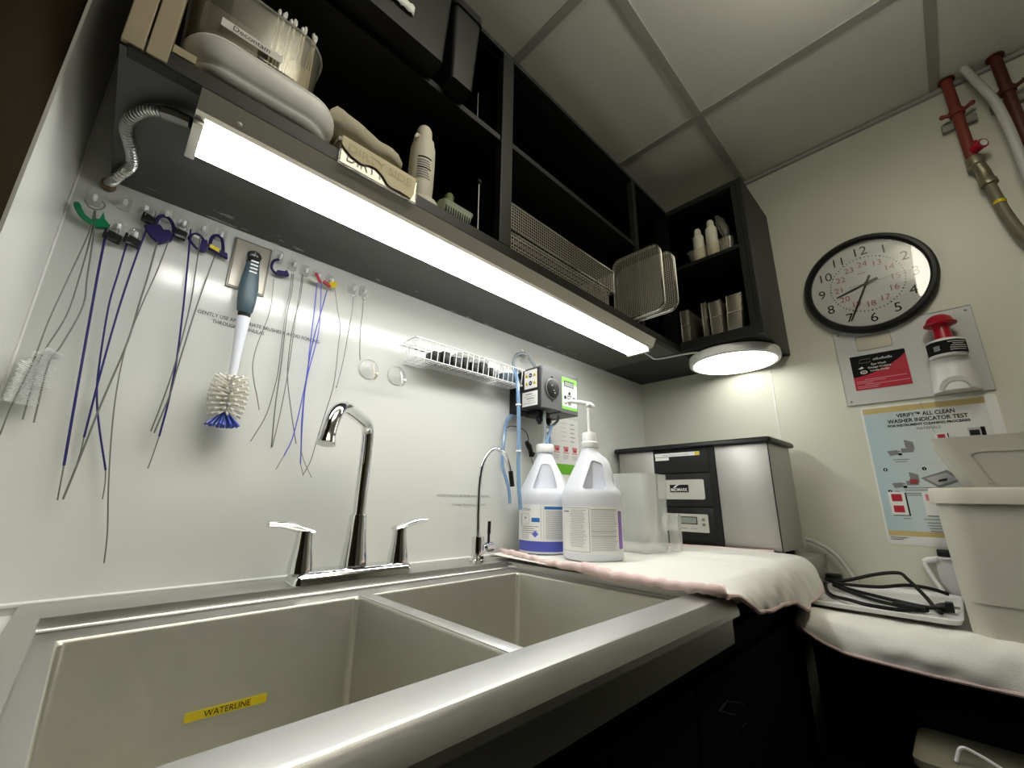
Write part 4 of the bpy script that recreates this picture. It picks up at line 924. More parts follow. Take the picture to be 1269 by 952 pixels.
MB().tube([(.2640, -.019, 1.4800), (.2700, -.019, 1.4790), (.2800, -.0185, 1.4735)], [.0035, .0042, .003], 6).build('red_band', 'redp', tg)
for (x, z), l in ((HOOKS['O'], 'small wire loop on the left one of the two end hooks'), (HOOKS['Q'], 'small wire loop on the rightmost hook')):
    tag(MB().tube([(x + .007 * math.cos(a), -.0145, z - .017 + .0105 * math.sin(a)) for a in [2 * PI * q / 18 for q in range(18)]], .0012, 6, closed=True).build('wire_loop', 'clear2'), l, 'loop')

# wall plate, hook and bottle brush
wpl = thing('wall_plate', 'beige metal blank wall plate behind the bottle brush handle', 'plate', (.133, 0, 1.414))
MB().box(.1010, .1650, -.0035, -.0006, 1.4130, 1.5165, bev=.001).build('rim', 'platerim', wpl, smooth=False)
MB().box(.1045, .1615, -.0052, -.0036, 1.4165, 1.5130, bev=.0008).build('face', 'plate', wpl, smooth=False)
t = thing('adhesive_hook', 'white hook stuck on the beige metal plate, carrying the bottle brush', 'hook', (.1334, 0, 1.48))
MB().prism([(q.x, q.y) for q in rrect(.1235, .1425, 1.468, 1.4995, .007, 0, 3)], lambda a, c, d: Vector((a, d, c)), -.0055, -.0085).build('base', 'hookclear', t)
MB().tube(spline([(.133, -.009, 1.484), (.133, -.016, 1.476), (.133, -.024, 1.471), (.133, -.031, 1.474), (.133, -.034, 1.482)], 4), .0022, 8).build('peg', 'chrome', t)
bb = thing('bottle_brush', 'bottle brush with slate grip, white stem and white bristles with blue tip', 'brush', (.134, -.03, 1.16))
yb = -.030
hd = MB(); rings = []
for z, w, d in ((1.360, .0085, .0075), (1.364, .0125, .010), (1.385, .0150, .012), (1.410, .0158, .0125), (1.430, .0140, .0115), (1.450, .0118, .010), (1.460, .0110, .009)):
    rings.append([Vector((.135 - (z - 1.36) * .02 + w * math.cos(a), yb + d * math.sin(a), z)) for a in [2 * PI * q / 20 for q in range(20)]])
hd.loft(rings); hd.build('grip', 'slate', bb)
hd = MB(); rings = []
for z, w, d in ((1.4605, .0110, .009), (1.472, .0102, .0085)):
    rings.append([Vector((.133 + w * math.cos(a), yb + d * math.sin(a), z)) for a in [2 * PI * q / 20 for q in range(20)]])
hd.loft(rings)
hd.tube([(.133 + .0095 * math.cos(a), yb, 1.4755 + .0085 * math.sin(a)) for a in [2 * PI * q / 20 for q in range(20)]], .0028, 8, closed=True)
hd.build('hanger', 'black', bb)
s_ = MB()
for k in range(4): s_.box(.1275, .1400, yb - .0128, yb - .0100, 1.4365 + k * .0072, 1.4393 + k * .0072, bev=.0006)
s_.build('grip_stripe', 'white', bb)
hd = MB(); rings = []
for z, w in ((1.352, .0095), (1.3595, .0105)): rings.append([Vector((.1352 + w * math.cos(a), yb + w * .85 * math.sin(a), z)) for a in [2 * PI * q / 20 for q in range(20)]])
hd.loft(rings); hd.build('grip_end', 'black', bb)
MB().tube([(.1353, yb, 1.3515), (.1356, yb, 1.31), (.1360, yb, 1.262), (.1360, yb, 1.238), (.1360, yb, 1.234), (.1362, yb, 1.170)], [.0108, .0088, .0068, .0064, .0035, .0030], 16).build('stem', 'jug', bb)
MB().lathe([(.0098, 0), (.0098, .004)], (.136, yb, 1.237), n=20).build('collar', 'white', bb)
br = MB()
for i in range(9):
    z = 1.2330 - i * .0068
    L_ = .025 + .005 * math.sin(i / 8 * PI)
    for q in range(12):
        an = 2 * PI * q / 12 + (i % 2) * .26; dz = .0060 - i * .0018
        p0 = Vector((.136 + .003 * math.cos(an), yb + .003 * math.sin(an), z)); ly = L_ * .98
        p1 = Vector((.136 + L_ * math.cos(an), yb + ly * math.sin(an), z + dz))
        if p1.y > -.002: p1.y = -.002
        br.tube([p0, p0 + (p1 - p0) * .6, p1], [.0014, .0017, .0021], 6)
br.build('bristles', 'bristle', bb)
br = MB()
for q in range(30):
    an = 2 * PI * q / 30; rr = .012 + .016 * ((q * 7) % 10) / 10
    p1 = Vector((.136 + rr * math.cos(an), min(yb + rr * math.sin(an), -.003), 1.150 + .004 * (rr / .028)))
    br.tube([(.136 + .004 * math.cos(an), yb + .004 * math.sin(an), 1.176), p1], [.0014, .0019], 5)
br.build('tip_bristles', 'royal', bb)

# suction cups
for i, (x, l) in enumerate(((.393, 'left one of two clear suction cups below the end hooks'), (.462, 'right one of two clear suction cups, beside the wire basket'))):
    t = thing('suction_cup', l, 'suction cup', (x, 0, 1.30), 'clear suction cups on the back wall')
    z = 1.3195
    MB().lathe([(.0225, -.0006), (.0215, -.0022), (.016, -.004), (.009, -.008), (.006, -.010), (.006, -.016), (.0, -.0165)], (x, 0, z), (0, 1, 0), n=28).build('cup', 'hookclear', t)
    MB().tube([(x + .0225 * math.cos(a), -.0016, z + .0225 * math.sin(a)) for a in [2 * PI * q / 28 for q in range(28)]], .0009, 6, closed=True).build('rim', 'graywhite', t)
    MB().tube(spline([(x + .001, -.016, z + .006), (x + .003, -.020, z - .006), (x + .004, -.022, z - .019), (x + .004, -.026, z - .026), (x + .004, -.031, z - .022)], 4), .0024, 8).ball((x + .004, -.033, z - .018), .0045).build('hook', 'ivory' if i == 0 else 'white', t)

# lettering on the wall
a = text('GENTLY USE APPROPRIATE BRUSHES & AVOID FORCING', None, (.1755, -.0004, 1.349), (1, 0, 0), (0, 0, 1), height=.0068, width=.208, m='ink', name='wall_lettering')
b_ = text('THROUGH CANNULAS', a, (.136, -.0004, 1.3375), (1, 0, 0), (0, 0, 1), height=.0068, width=.083, m='ink')
tag(a, 'grey printed line about brushes on the white wall behind the bottle brush', 'lettering')
a = text('AVOID PLACING BRUSHES IN ULTRASONIC', None, (.681, -.0004, 1.046), (1, 0, 0), (0, 0, 1), height=.0056, width=.170, m='inkgray', name='wall_lettering')
b_ = text('3 Pumps Medizyme per gallon', a, (.697, -.0004, 1.0255), (1, 0, 0), (0, 0, 1), height=.0046, width=.112, m='inkgray')
tag(a, 'small grey printed lines on the white wall behind the gooseneck faucet', 'lettering')

# white wire basket
bk = thing('wire_basket', 'white wire basket with small black items hanging by suction cups on the wall', 'basket', (.65, -.04, 1.35))
b0, b1 = .468, .830; yb0, yb1 = -.010, -.066; zt, zb_ = 1.402, 1.356
fr_ = MB(); 
fr_.tube([(b0, yb0, zt), (b1, yb0, zt), (b1, yb1, zt), (b0, yb1, zt)], .0019, 6, closed=True)
fr_.tube([(b0 + .006, yb0, zb_), (b1 - .006, yb0, zb_), (b1 - .006, yb1 + .004, zb_), (b0 + .006, yb1 + .004, zb_)], .0019, 6, closed=True)
fr_.build('frame', 'white', bk)
ww = MB()
for k in range(20):
    x = b0 + .010 + k * (b1 - b0 - .02) / 19
    ww.tube([(x, yb1, zt), (x, yb1 + .004, zb_), (x, yb0, zb_), (x, yb0, zt)], .0013, 5)
for k in range(1, 5):
    y = yb1 + .004 + k * .011; ww.tube([(b0, y - .003, zt), (b0 + .006, y, zb_), (b1 - .006, y, zb_), (b1, y - .003, zt)], .0013, 5)
ww.build('wires', 'white', bk)
MB().tube([(.500, yb0, zt + .002), (.500, yb0, zt + .014)], .004, 8).tube([(.80, yb0, zt + .002), (.80, yb0, zt + .014)], .004, 8).build('hangers', 'clear2', bk)
x = .525
for k in range(7):
    w = .019 + .004 * (k % 3); h = .028 + .006 * (k % 2)
    tag(MB().box(x, x + w, -.057, -.018, zb_ + .002, zb_ + .002 + h, bev=.003).build('black_clip', 'black'), 'small black plastic piece lying in the white wire basket', 'clip', 'black pieces in the wire basket')
    x += w + .007
pk = MB(); pk.loft([rrect(.590, .70, -.056, -.018, .006, zb_ + .038), rrect(.60, .705, -.054, -.02, .008, zb_ + .046), rrect(.615, .70, -.05, -.024, .008, zb_ + .051)])
tag(pk.build('folded_bag', 'clear2'), 'crumpled clear bag on top of the black pieces in the wire basket', 'bag')
for k in range(3):
    tag(MB().box(.758 + k * .019, .772 + k * .019, -.055, -.02, zb_ + .002, zb_ + .028 + k * .004, bev=.003).build('green_clip', 'slate'), 'small dark green piece at the right end of the wire basket', 'clip', 'dark green pieces in the wire basket')

# detergent dispenser
dp = thing('detergent_dispenser', 'dark grey wall dispenser with dial and bright green control panel', 'dispenser', (.91, -.06, 1.28))
x0, x1, yf = .826, 1.003, -.126
MB().box(x0 + .006, x1 - .004, -.050, -.001, 1.283, 1.372, bev=.002).build('back_box', 'dgray', dp, smooth=False)
MB().box(x0, x0 + .010, yf + .002, -.030, 1.284, 1.400, bev=.002).build('side_shell', 'dgray', dp, smooth=False)
pr = [(x0 + .0005, 0), (x0 + .012, .0), (x0 + .09, 0), (x0 + .09, .09), (x0 + .0105, .09)]
m = MB(); m.prism([(x0 + .0105, yf + .006), (x0 + .014, yf), (x0 + .092, yf - .002), (x0 + .092, -.045), (x0 + .0105, -.045)], lambda a, b, d: Vector((a, b, d)), 1.288, 1.407)
m.build('front_shell', 'gray', dp, smooth=False)
MB().box(x0 + .0935, x1, yf + .003, -.045, 1.284, 1.407, bev=.003).build('panel_shell', 'gray', dp, smooth=False)
dl = MB().lathe([(.030, .0), (.030, .003), (.027, .004), (.0265, .001)], (.878, yf - .0012, 1.346), (0, -1, 0), n=32).build('dial', 'gray', dp)
dk = MB().lathe([(.0262, .0), (.0262, .003), (.022, .0042), (0, .0045)], (.878, yf - .0022, 1.346), (0, -1, 0), n=32).build('dial_face', 'black', dp)
for ax_, az in ((.872, 1.354), (.884, 1.334), (.880, 1.341)): MB().ball((ax_, yf - .0068, az), .003, (1, .4, .6), n=10).build('dial_mark', 'inklight', dk)
for z in (1.381, 1.311): MB().ball((.878, yf - .002, z), .0028, (1, .5, 1), n=10).build('screw', 'black', dp)
ypn = yf + .0028
def dpl(a0, a1, z0, z1, o0, m_, nm, par): 
    return MB().box(a0, a1, ypn - o0 - .0006, ypn - o0, z0, z1).build(nm, m_, par, smooth=False)
pnl = dpl(.9255, .998, 1.298, 1.394, 0, 'lime', 'control_panel', dp)
dpl(.9275, .996, 1.306, 1.376, .0007, 'paper', 'key_field', pnl)
dpl(.936, .982, 1.366, 1.384, .0014, 'dgray', 'screen_frame', pnl); dpl(.938, .980, 1.367, 1.381, .0021, 'lcd', 'screen', pnl)
dpl(.931, .985, 1.358, 1.3605, .0014, 'inklight', 'print_line', pnl)
for a_, b_, m_ in ((.960, 1.347, 'inklight'), (.940, 1.333, 'mint'), (.981, 1.333, 'mint')):
    MB().lathe([(.0068, 0), (.0068, .0007), (.005, .0007), (.005, 0)], (a_, ypn - .0014, b_), (0, -1, 0), n=16).build('key', m_, pnl)
dpl(.951, .970, 1.327, 1.341, .0014, 'inkgray', 'start_key', pnl); dpl(.952, .969, 1.332, 1.335, .0021, 'paper', 'print_line', pnl)
dpl(.932, .948, 1.315, 1.318, .0014, 'limep', 'print_line', pnl); dpl(.954, .966, 1.311, 1.319, .0014, 'inkgray', 'emblem', pnl)
def dside(a0, a1, z0, z1, o0, m_, nm, par):
    return MB().box(x0 - o0 - .0006, x0 - o0, a0, a1, z0, z1).build(nm, m_, par, smooth=False)
ws = dside(-.117, -.069, 1.343, 1.397, .0, 'paper', 'warning_label', dp)
dside(-.1175, -.0685, 1.3425, 1.3975, -.0004, 'yellow', 'label_edge', ws)
for zz in (1.358, 1.381):
    for yy in (-.078, -.108):
        q = MB(); q.prism([(-.006, -.005), (.006, -.005), (0, .006)], lambda a, b, d: Vector((x0 - d, yy + a, zz + b)), .0007, .0013); q.build('warning_triangle', 'yellow', ws, smooth=False)
        q = MB(); q.prism([(-.001, -.003), (.001, -.003), (.001, .002), (-.001, .002)], lambda a, b, d: Vector((x0 - d, yy + a, zz + b)), .0013, .0016); q.build('mark', 'ink', ws, smooth=False)
    q = MB().lathe([(.0062, 0), (.0062, .0006)], (x0 - .0007, -.0925, zz), (-1, 0, 0), n=18).build('mandatory_sign', 'purple', ws)
    dside(-.0955, -.0895, zz - .001, zz + .001, .0014, 'paper', 'mark', ws)
ws = dside(-.119, -.061, 1.293, 1.334, .0, 'paper', 'data_label', dp)
for k, (a, b) in enumerate(((-.100, -.075), (-.112, -.070), (-.107, -.078), (-.105, -.082), (-.112, -.066))):
    dside(a, b, 1.326 - k * .0065, 1.3275 - k * .0065, .0007, 'ink' if k in (0, 2) else 'inklight', 'print_line', ws)
# parts under the dispenser
MB().box(.85, .90, -.10, -.05, 1.268, 1.2835, bev=.003).build('underside_fitting', 'black', dp)
for xx in (.868, .905): MB().lathe([(.010, 0), (.010, .012), (.006, .014), (.006, .020)], (xx, -.088, 1.268), (0, 0, -1), n=14).build('pump_fitting', 'black', dp)
# tubes
def tube_thing(pts, r, m, label, k=6, name='tube', group='tubes at the detergent dispenser'):
    return tag(MB().tube(spline(pts, k), r, 8).build(name, m), label, 'tube', group)
tube_thing([(.815, -.058, 1.395), (.818, -.03, 1.425), (.842, -.016, 1.462), (.868, -.012, 1.478), (.885, -.014, 1.479), (.898, -.02, 1.465), (.905, -.035, 1.44), (.905, -.045, 1.4085)], .0048, 'tubegray', 'blue grey tube arching over a hook above the dispenser')
tube_thing([(.790, -.060, 1.402), (.780, -.085, 1.36), (.770, -.100, 1.30), (.767, -.106, 1.22), (.766, -.107, 1.14), (.767, -.108, 1.08), (.771, -.108, 1.045), (.776, -.106, 1.018)], .0052, 'tubeblue', 'pale blue tube hanging straight in front of the dispenser left side')
tube_thing([(.838, -.0105, 1.279), (.812, -.014, 1.262), (.800, -.018, 1.225), (.793, -.020, 1.175), (.790, -.022, 1.13), (.803, -.024, 1.095), (.812, -.026, 1.065), (.815, -.028, 1.03)], .0045, 'tubeblue', 'pale blue tube running down the wall behind the gooseneck faucet')
cp = n1 + Vector((0, 0, .281))
tube_thing([(.868, -.108, 1.283), (.867, -.107, 1.262), (.872, -.104, 1.235), (.878, -.098, 1.21), (cp.x - .006, cp.y - .002, 1.19), (cp.x - .005, cp.y, cp.z)], .0045, 'tubegray', 'grey tube from the dispenser underside into the jug neck')
tube_thing([(.955, -.085, 1.2835), (.952, -.086, 1.272), (.935, -.088, 1.258), (.912, -.09, 1.246), (.898, -.092, 1.243), (.888, -.092, 1.25), (.880, -.09, 1.265), (.878, -.088, 1.2675)], .0042, 'tubegray', 'grey tube looping under the dispenser panel')
tube_thing([(.936, -.060, 1.235), (.932, -.070, 1.215), (.918, -.082, 1.195), (cp.x + .010, cp.y + .004, 1.185), (cp.x + .007, cp.y + .004, cp.z)], .0042, 'tubeblue', 'short pale blue tube entering the jug neck from the right')
tube_thing([(.905, -.100, 1.248), (.900, -.098, 1.225), (cp.x, cp.y - .008, 1.2), (cp.x + .001, cp.y - .007, cp.z)], .0040, 'tubeblue', 'middle pale blue tube entering the jug neck')
tube_thing([(.806, -.010, 1.232), (.830, -.008, 1.246), (.868, -.007, 1.247), (.895, -.008, 1.238), (.905, -.009, 1.220), (.905, -.010, 1.206)], .0013, 'rubber', 'thin black wire curving to the black clamp on the wall', name='thin_wire')
tube_thing([(.917, -.010, 1.163), (.925, -.012, 1.14), (.935, -.013, 1.10), (.955, -.012, 1.06)], .0010, 'rubber', 'thin black wire running down from the black clamp', name='thin_wire')
ck = thing('black_clamp', 'small black plastic clamp on thin wires below the dispenser', 'clamp', (.91, -.012, 1.165))
MB().tube([(.892, -.014, 1.207), (.903, -.014, 1.195), (.912, -.014, 1.180), (.921, -.014, 1.166)], [.006, .009, .006, .005], 8).build('body', 'black', ck)
MB().tube([(.912, -.014, 1.180), (.928, -.014, 1.174)], [.004, .003], 6).tube([(.905, -.014, 1.184), (.909, -.014, 1.163)], [.004, .003], 6).build('jaws', 'black', ck)
for z_, l_ in ((1.285, 'upper white cable tie around the hanging blue tube'), (1.162, 'lower white cable tie around the hanging blue tube')):
    tag(MB().lathe([(.0066, -.002), (.0074, -.0015), (.0074, .0015), (.0066, .002)], (.7685 if z_ > 1.2 else .7662, -.1015 if z_ > 1.2 else -.1068, z_), n=16).build('cable_tie', 'white'), l_, 'cable tie')
t = thing('adhesive_hook', 'clear hook above the dispenser carrying the arched tube', 'hook', (.885, 0, 1.48))
MB().prism([(q.x, q.y) for q in rrect(.874, .896, 1.455, 1.497, .008, 0, 3)], lambda a, c, d: Vector((a, d, c)), -.0006, -.003).build('base', 'hookclear', t)
MB().tube(spline([(.885, -.003, 1.468), (.885, -.012, 1.464), (.885, -.022, 1.466), (.885, -.025, 1.474)], 4), .003, 8).build('peg', 'clear2', t)

# instruction sheet behind the jugs
sh = thing('instruction_sheet', 'white sheet with pink pictures and a green band on the wall behind the jugs', 'poster', (1.08, 0, 1.06))
MB().box(.975, 1.163, -.0013, -.0006, 1.06, 1.306).build('paper', 'paper', sh, smooth=False)
def ds(a0, a1, z0, z1, m_, nm='print_block', o0=.0014): return MB().box(a0, a1, -o0 - .0003, -o0, z0, z1).build(nm, m_, sh, smooth=False)
ds(.975, 1.163, 1.122, 1.155, 'limep', 'green_band')
for k in range(4):
    xx = .975 + k * .0465
    MB().prism([(xx + .012, 1.2125), (xx + .016, 1.1955), (xx + .036, 1.1955), (xx + .040, 1.2125)], lambda a, b, d: Vector((a, -d, b)), .0014, .0017).build('picture', 'pinkp', sh, smooth=False)
    MB().prism([(xx + .021, 1.2040), (xx + .022, 1.1975), (xx + .034, 1.1975), (xx + .035, 1.2040)], lambda a, b, d: Vector((a, -d, b)), .0018, .0020).build('picture', 'redp', sh, smooth=False)
    ds(xx + .012, xx + .041, 1.1905, 1.1925, 'redp')
    for q in range(3): ds(xx + .012, xx + .040 - q * .003, 1.182 - q * .005, 1.1838 - q * .005, 'inklight')
for k in range(5):
    ds(1.068, 1.100 - .004 * (k % 2), 1.288 - k * .0145, 1.2895 - k * .0145, 'inklight'); ds(1.118, 1.140 + .004 * (k % 2), 1.288 - k * .0145, 1.2903 - k * .0145, 'inkgray')
    ds(1.1285, 1.1300, 1.285 - k * .0145, 1.2935 - k * .0145, 'inklight')
# ================================================================== right wall
XW = XR - .0006
def RX(x): return lambda a, b, d: Vector((x - d, a, b))   # a = world y, b = z, d towards the room
RD = (0, -1, 0); UP = (0, 0, 1)
# clock
ck = thing('wall_clock', 'round black-rimmed wall clock with red inner hour numbers on the right wall', 'clock', (XR, -.80, 1.55))
CY, CZ, CR = -.797, 1.712, .163
CC = Vector((XW, CY, CZ))
MB().lathe([(CR * .93, 0), (CR * .985, .004), (CR, .014), (CR * .995, .024), (CR * .955, .033), (CR * .905, .034), (CR * .875, .028), (CR * .868, .016)], CC, (-1, 0, 0), n=72, cap=False).build('rim', 'black', ck)
face = MB().lathe([(CR * .93, .002), (CR * .93, .0145), (0, .0146)], CC, (-1, 0, 0), n=64, cap=False).build('dial', mat('dial_white', (.60, .61, .58), .5, noise=.01), ck)
FX = XW - .0148
for h in range(1, 13):
    a = math.radians(90 - 30 * h); ra = CR * .70; rb = CR * .42
    text(str(h), face, (FX, CY - ra * math.cos(a), CZ + ra * math.sin(a) - .0142), RD, UP, size=.041, m='ink', name='numeral', off=.0003)
    text(str(h + 12), face, (FX, CY - rb * math.cos(a), CZ + rb * math.sin(a) - .0090), RD, UP, size=.0260, m='inkred', name='hour_numeral', off=.0003)
ring = MB()
for q in range(60):
    a = 2 * PI * q / 60; rr = CR * .555; w = .0024 if q % 5 == 0 else .0018
    c = Vector((0, CY + rr * math.cos(a), CZ + rr * math.sin(a)))
    ring.prism([(c.y + w * math.cos(b), c.z + w * math.sin(b)) for b in [2 * PI * k / 8 for k in range(8)]], RX(FX), .0003, .0006)
ring.build('minute_dots', 'ink', face, smooth=False)
MB().box(FX - .0005, FX - .0002, CY - .004, CY + .016, CZ + .037, CZ + .039).build('maker_line', 'inkred', face, smooth=False)
def hand(nm, ang, L0, L1, w0, w1, d, m_):
    a = math.radians(90 - ang); dv = Vector((-math.cos(a), math.sin(a))); nv = Vector((-dv.y, dv.x)); c = Vector((CY, CZ))
    p = [c - dv * L0 - nv * w0, c - dv * L0 + nv * w0, c + nv * w0 * .9, c + dv * L1 + nv * w1, c + dv * L1 - nv * w1, c - nv * w0 * .9]
    MB().prism([(q.x, q.y) for q in p], RX(FX), d, d + .0008).build(nm, m_, ck, smooth=False)
hand('minute_hand', 206, .026, .125, .0034, .0018, .003, 'ink')
hand('hour_hand', 253, .030, .082, .0038, .0020, .0018, 'ink')
hand('second_hand', 88, .042, .105, .0007, .0003, .0046, 'inkgray')
MB().lathe([(.005, 0), (.005, .006), (0, .0065)], (FX, CY, CZ), (-1, 0, 0), n=16).build('hub', 'ink', ck)
MB().lathe([(CR * .872, .0225), (CR * .872, .0235), (0, .0242), (0, .0232)], CC, (-1, 0, 0), n=64, cap=False).build('lens', 'glass', ck)

# eye wash station
ew = thing('eyewash_plate', 'pale plastic wall plate with red and black sticker, under the clock', 'plate', (XR, -.84, 1.335))
MB().prism([(q.x, q.y) for q in rrect(-.9955, -.687, 1.335, 1.5765, .006, 0, 3)], RX(XW), 0, .0035).build('plate', 'eyeplate', ew)
b = MB(); b.tube([Vector((XW - .004, y, z)) for y, z in ((-.9945, 1.336), (-.688, 1.336), (-.688, 1.5755), (-.9945, 1.5755))], .0016, 6, closed=True); b.build('lip', 'graywhite', ew)
MB().prism([(-.822, 1.502), (-.741, 1.502), (-.741, 1.548), (-.822, 1.548)], RX(XW), .0036, .0042).build('window', 'plate', ew, smooth=False)
MB().tube([Vector((XW - .0042, y, z)) for y, z in ((-.822, 1.502), (-.741, 1.502), (-.741, 1.548), (-.822, 1.548))], .0006, 5, closed=True).build('window_edge', 'dgray', ew)
stk = MB().prism([(-.845, 1.379), (-.717, 1.379), (-.717, 1.487), (-.845, 1.487)], RX(XW), .0036, .0040).build('sticker', 'ink', ew, smooth=False)
arc = [(-.845, 1.3795), (-.717, 1.3795), (-.717, 1.4195)] + [(-.717 - k * .0128, 1.4195 + .0005 * k + .00048 * k * k) for k in range(1, 10)] + [(-.845, 1.4750)]
MB().prism(arc, RX(XW), .0041, .0044).build('red_field', 'redp', stk, smooth=False)
SX = XW - .0044
text('Eye Wash', stk, (SX, -.782, 1.4520), RD, UP, width=.034, height=.0058, m='paper', bold=.01)
text('Rin\u00e7age Oculaire', stk, (SX, -.782, 1.4425), RD, UP, width=.052, height=.0054, m='paper', bold=.01)
text('Lavado Ocular', stk, (SX, -.782, 1.4330), RD, UP, width=.044, height=.0054, m='paper', bold=.01)
b = MB()
for k in range(10):
    y = -.771 - k * .0045; h = .0045 + .0015 * ((k * 7) % 3)
    b.prism([(y, 1.4665), (y - .0034, 1.4665), (y - .0028, 1.4665 + h), (y + .0006, 1.4665 + h)], RX(XW), .0041, .0043)
b.build('worn_lettering', 'inklight', stk, smooth=False)
MB().tube([Vector((SX - .0002, y, z)) for y, z in ((-.737, 1.463), (-.764, 1.463), (-.764, 1.474), (-.740, 1.474))], .0008, 4, closed=True).build('worn_emblem', 'inkgray', stk)
b = MB(); b.prism([(-.7440 + .0085 * math.cos(a), 1.4335 + .0055 * math.sin(a)) for a in [2 * PI * k / 20 for k in range(20)]], RX(XW), .0041, .0043); b.build('eye_symbol', 'paper', stk, smooth=False)
b = MB(); b.prism([(-.7440 + .0055 * math.cos(a), 1.4335 + .0033 * math.sin(a)) for a in [2 * PI * k / 20 for k in range(20)]], RX(XW), .0044, .0046); b.build('eye_symbol', 'ink', stk, smooth=False)
b = MB(); b.prism([(-.7440 + .0018 * math.cos(a), 1.4335 + .0018 * math.sin(a)) for a in [2 * PI * k / 12 for k in range(12)]], RX(XW), .0047, .0049); b.build('eye_symbol', 'paper', stk, smooth=False)
b = MB(); b.prism([(-.731, 1.446), (-.736, 1.4475), (-.741, 1.452), (-.744, 1.450), (-.746, 1.4465), (-.740, 1.444)], RX(XW), .0041, .0043); b.build('drop_symbol', 'paper', stk, smooth=False)
for k, (a0, a1) in enumerate(((-.742, -.838), (-.722, -.790), (-.722, -.760), (-.742, -.842), (-.722, -.775), (-.722, -.770))):
    MB().prism([(a0, 1.409 - k * .005), (a1, 1.409 - k * .005), (a1, 1.4112 - k * .005), (a0, 1.4112 - k * .005)], RX(XW), .0045, .0047).build('print_line', 'pinkp', stk, smooth=False)
for y, z in ((-.70, 1.347), (-.983, 1.563), (-.70, 1.565)): MB().ball((XW - .0045, y, z), .003, (.5, 1, 1), n=10).build('screw', 'strut', ew)
# moulded holder
hb = MB(); rg = []
for z, w, d in ((1.3375, .047, .058), (1.355, .0465, .058), (1.405, .0425, .054), (1.428, .040, .050)):
    rg.append([Vector((XW - .0036, -.927 + w, z))] + [Vector((XW - .0036 - d * math.sin(a) ** .7, -.927 + w * math.cos(a), z)) for a in [PI * k / 18 for k in range(1, 18)]] + [Vector((XW - .0036, -.927 - w, z))])
hb.loft(rg); hb.build('holder', 'white', ew)
ar = MB(); ap = [(-.927 + .034 * math.cos(a), 1.3385 + (.034 * math.sin(a))) for a in [PI * k / 16 for k in range(17)]]
api = [(-.927 + .024 * math.cos(a), 1.3385 + (.022 * math.sin(a))) for a in [PI * k / 16 for k in range(17)]]
ar.prism(ap + api[::-1], RX(XW), .0605, .0625); ar.build('holder_arch', 'graywhite', ew)
eb = thing('eyewash_bottle', 'eye wash bottle with red mushroom cap and black label, held in the wall plate', 'bottle', (XW - .045, -.927, 1.43))
EC = (XW - .042, -.927, 1.4285)
MB().lathe([(.0355, 0), (.0375, .004), (.038, .02), (.0375, .040), (.034, .047), (.026, .050), (.021, .051)], EC, n=36).build('body', 'white', eb)
lb_ = patch(EC[0], EC[1], .0384, 95, 268, 1.4335, 1.4685, 26, .0004).build('label', 'ink', eb)
for k, (a0, a1) in enumerate(((185, 250), (198, 236), (192, 244), (188, 248), (188, 240))):
    patch(EC[0], EC[1], .0389, a0, a1, 1.4615 - k * .0056, 1.4640 - k * .0056, 10, .0002).build('print_line', 'inklight', lb_)
patch(EC[0], EC[1], .0389, 140, 160, 1.442, 1.456, 6, .0002).build('print_block', 'inkgray', lb_)
MB().lathe([(.0195, .0512), (.0195, .058), (.0175, .061), (.0172, .090), (.019, .092), (.033, .0935), (.034, .097), (.030, .1005), (.0285, .104), (.024, .114), (.015, .121), (.0, .1235)], EC, n=32).build('cap', 'red', eb)

# laminated poster
po = thing('laminated_poster', 'laminated pale blue washer test poster on the wall behind the totes', 'poster', (XR, -.85, .94))
MB().prism([(q.x, q.y) for q in rrect(-.992, -.716, .938, 1.326, .008, 0, 3)], RX(XW), 0, .0006).build('laminate', 'paper', po)
sheet = MB().prism([(-.970, .958), (-.721, .958), (-.721, 1.320), (-.970, 1.320)], RX(XW), .0008, .0011).build('sheet', 'poster', po, smooth=False)
def pb(a0, a1, z0, z1, m_, nm='print_block', d=.0012): return MB().prism([(a0, z0), (a1, z0), (a1, z1), (a0, z1)], RX(XW), d, d + .0002).build(nm, m_, sheet, smooth=False)
pb(-.970, -.721, 1.304, 1.320, 'gold', 'gold_band'); pb(-.970, -.721, .961, .974, 'gold', 'gold_band')
pb(-.970, -.721, .9445, .9605, 'paper', 'margin')
PX = XW - .0012
text('VERIFY\u2122 ALL CLEAN', sheet, (PX, -.853, 1.2865), RD, UP, width=.118, height=.0105, m='ink', bold=.02)
text('WASHER INDICATOR TEST', sheet, (PX, -.853, 1.2710), RD, UP, width=.162, height=.0105, m='ink', bold=.02)
text('FOR INSTRUMENT CLEANING PROCESSES', sheet, (PX, -.853, 1.2600), RD, UP, width=.165, height=.0062, m='ink', bold=.03)
text('MATERIALS', sheet, (PX, -.853, 1.2470), RD, UP, width=.048, height=.0075, m='inkgray')
def cassette_icon(y, z, m1):
    pb(y, y - .028, z, z + .004, 'inkgray'); pb(y - .030, y - .055, z - .002, z + .010, m1)
    b = MB(); b.prism([(y - .004, z - .010), (y - .022, z - .006), (y - .022, z + .006), (y, z + .004)], RX(XW), .0015, .0018)
    b.prism([(y - .040, z + .012), (y - .058, z + .004), (y - .058, z + .026), (y - .040, z + .034)], RX(XW), .0015, .0018); b.build('picture', m1, sheet, smooth=False)
    pb(y - .022, y - .030, z - .009, z - .003, 'ink', d=.0019)
cassette_icon(-.757, 1.188, 'inkgray'); cassette_icon(-.752, 1.098, 'inkgray'); pb(-.790, -.806, 1.100, 1.112, 'inkred', d=.0021)
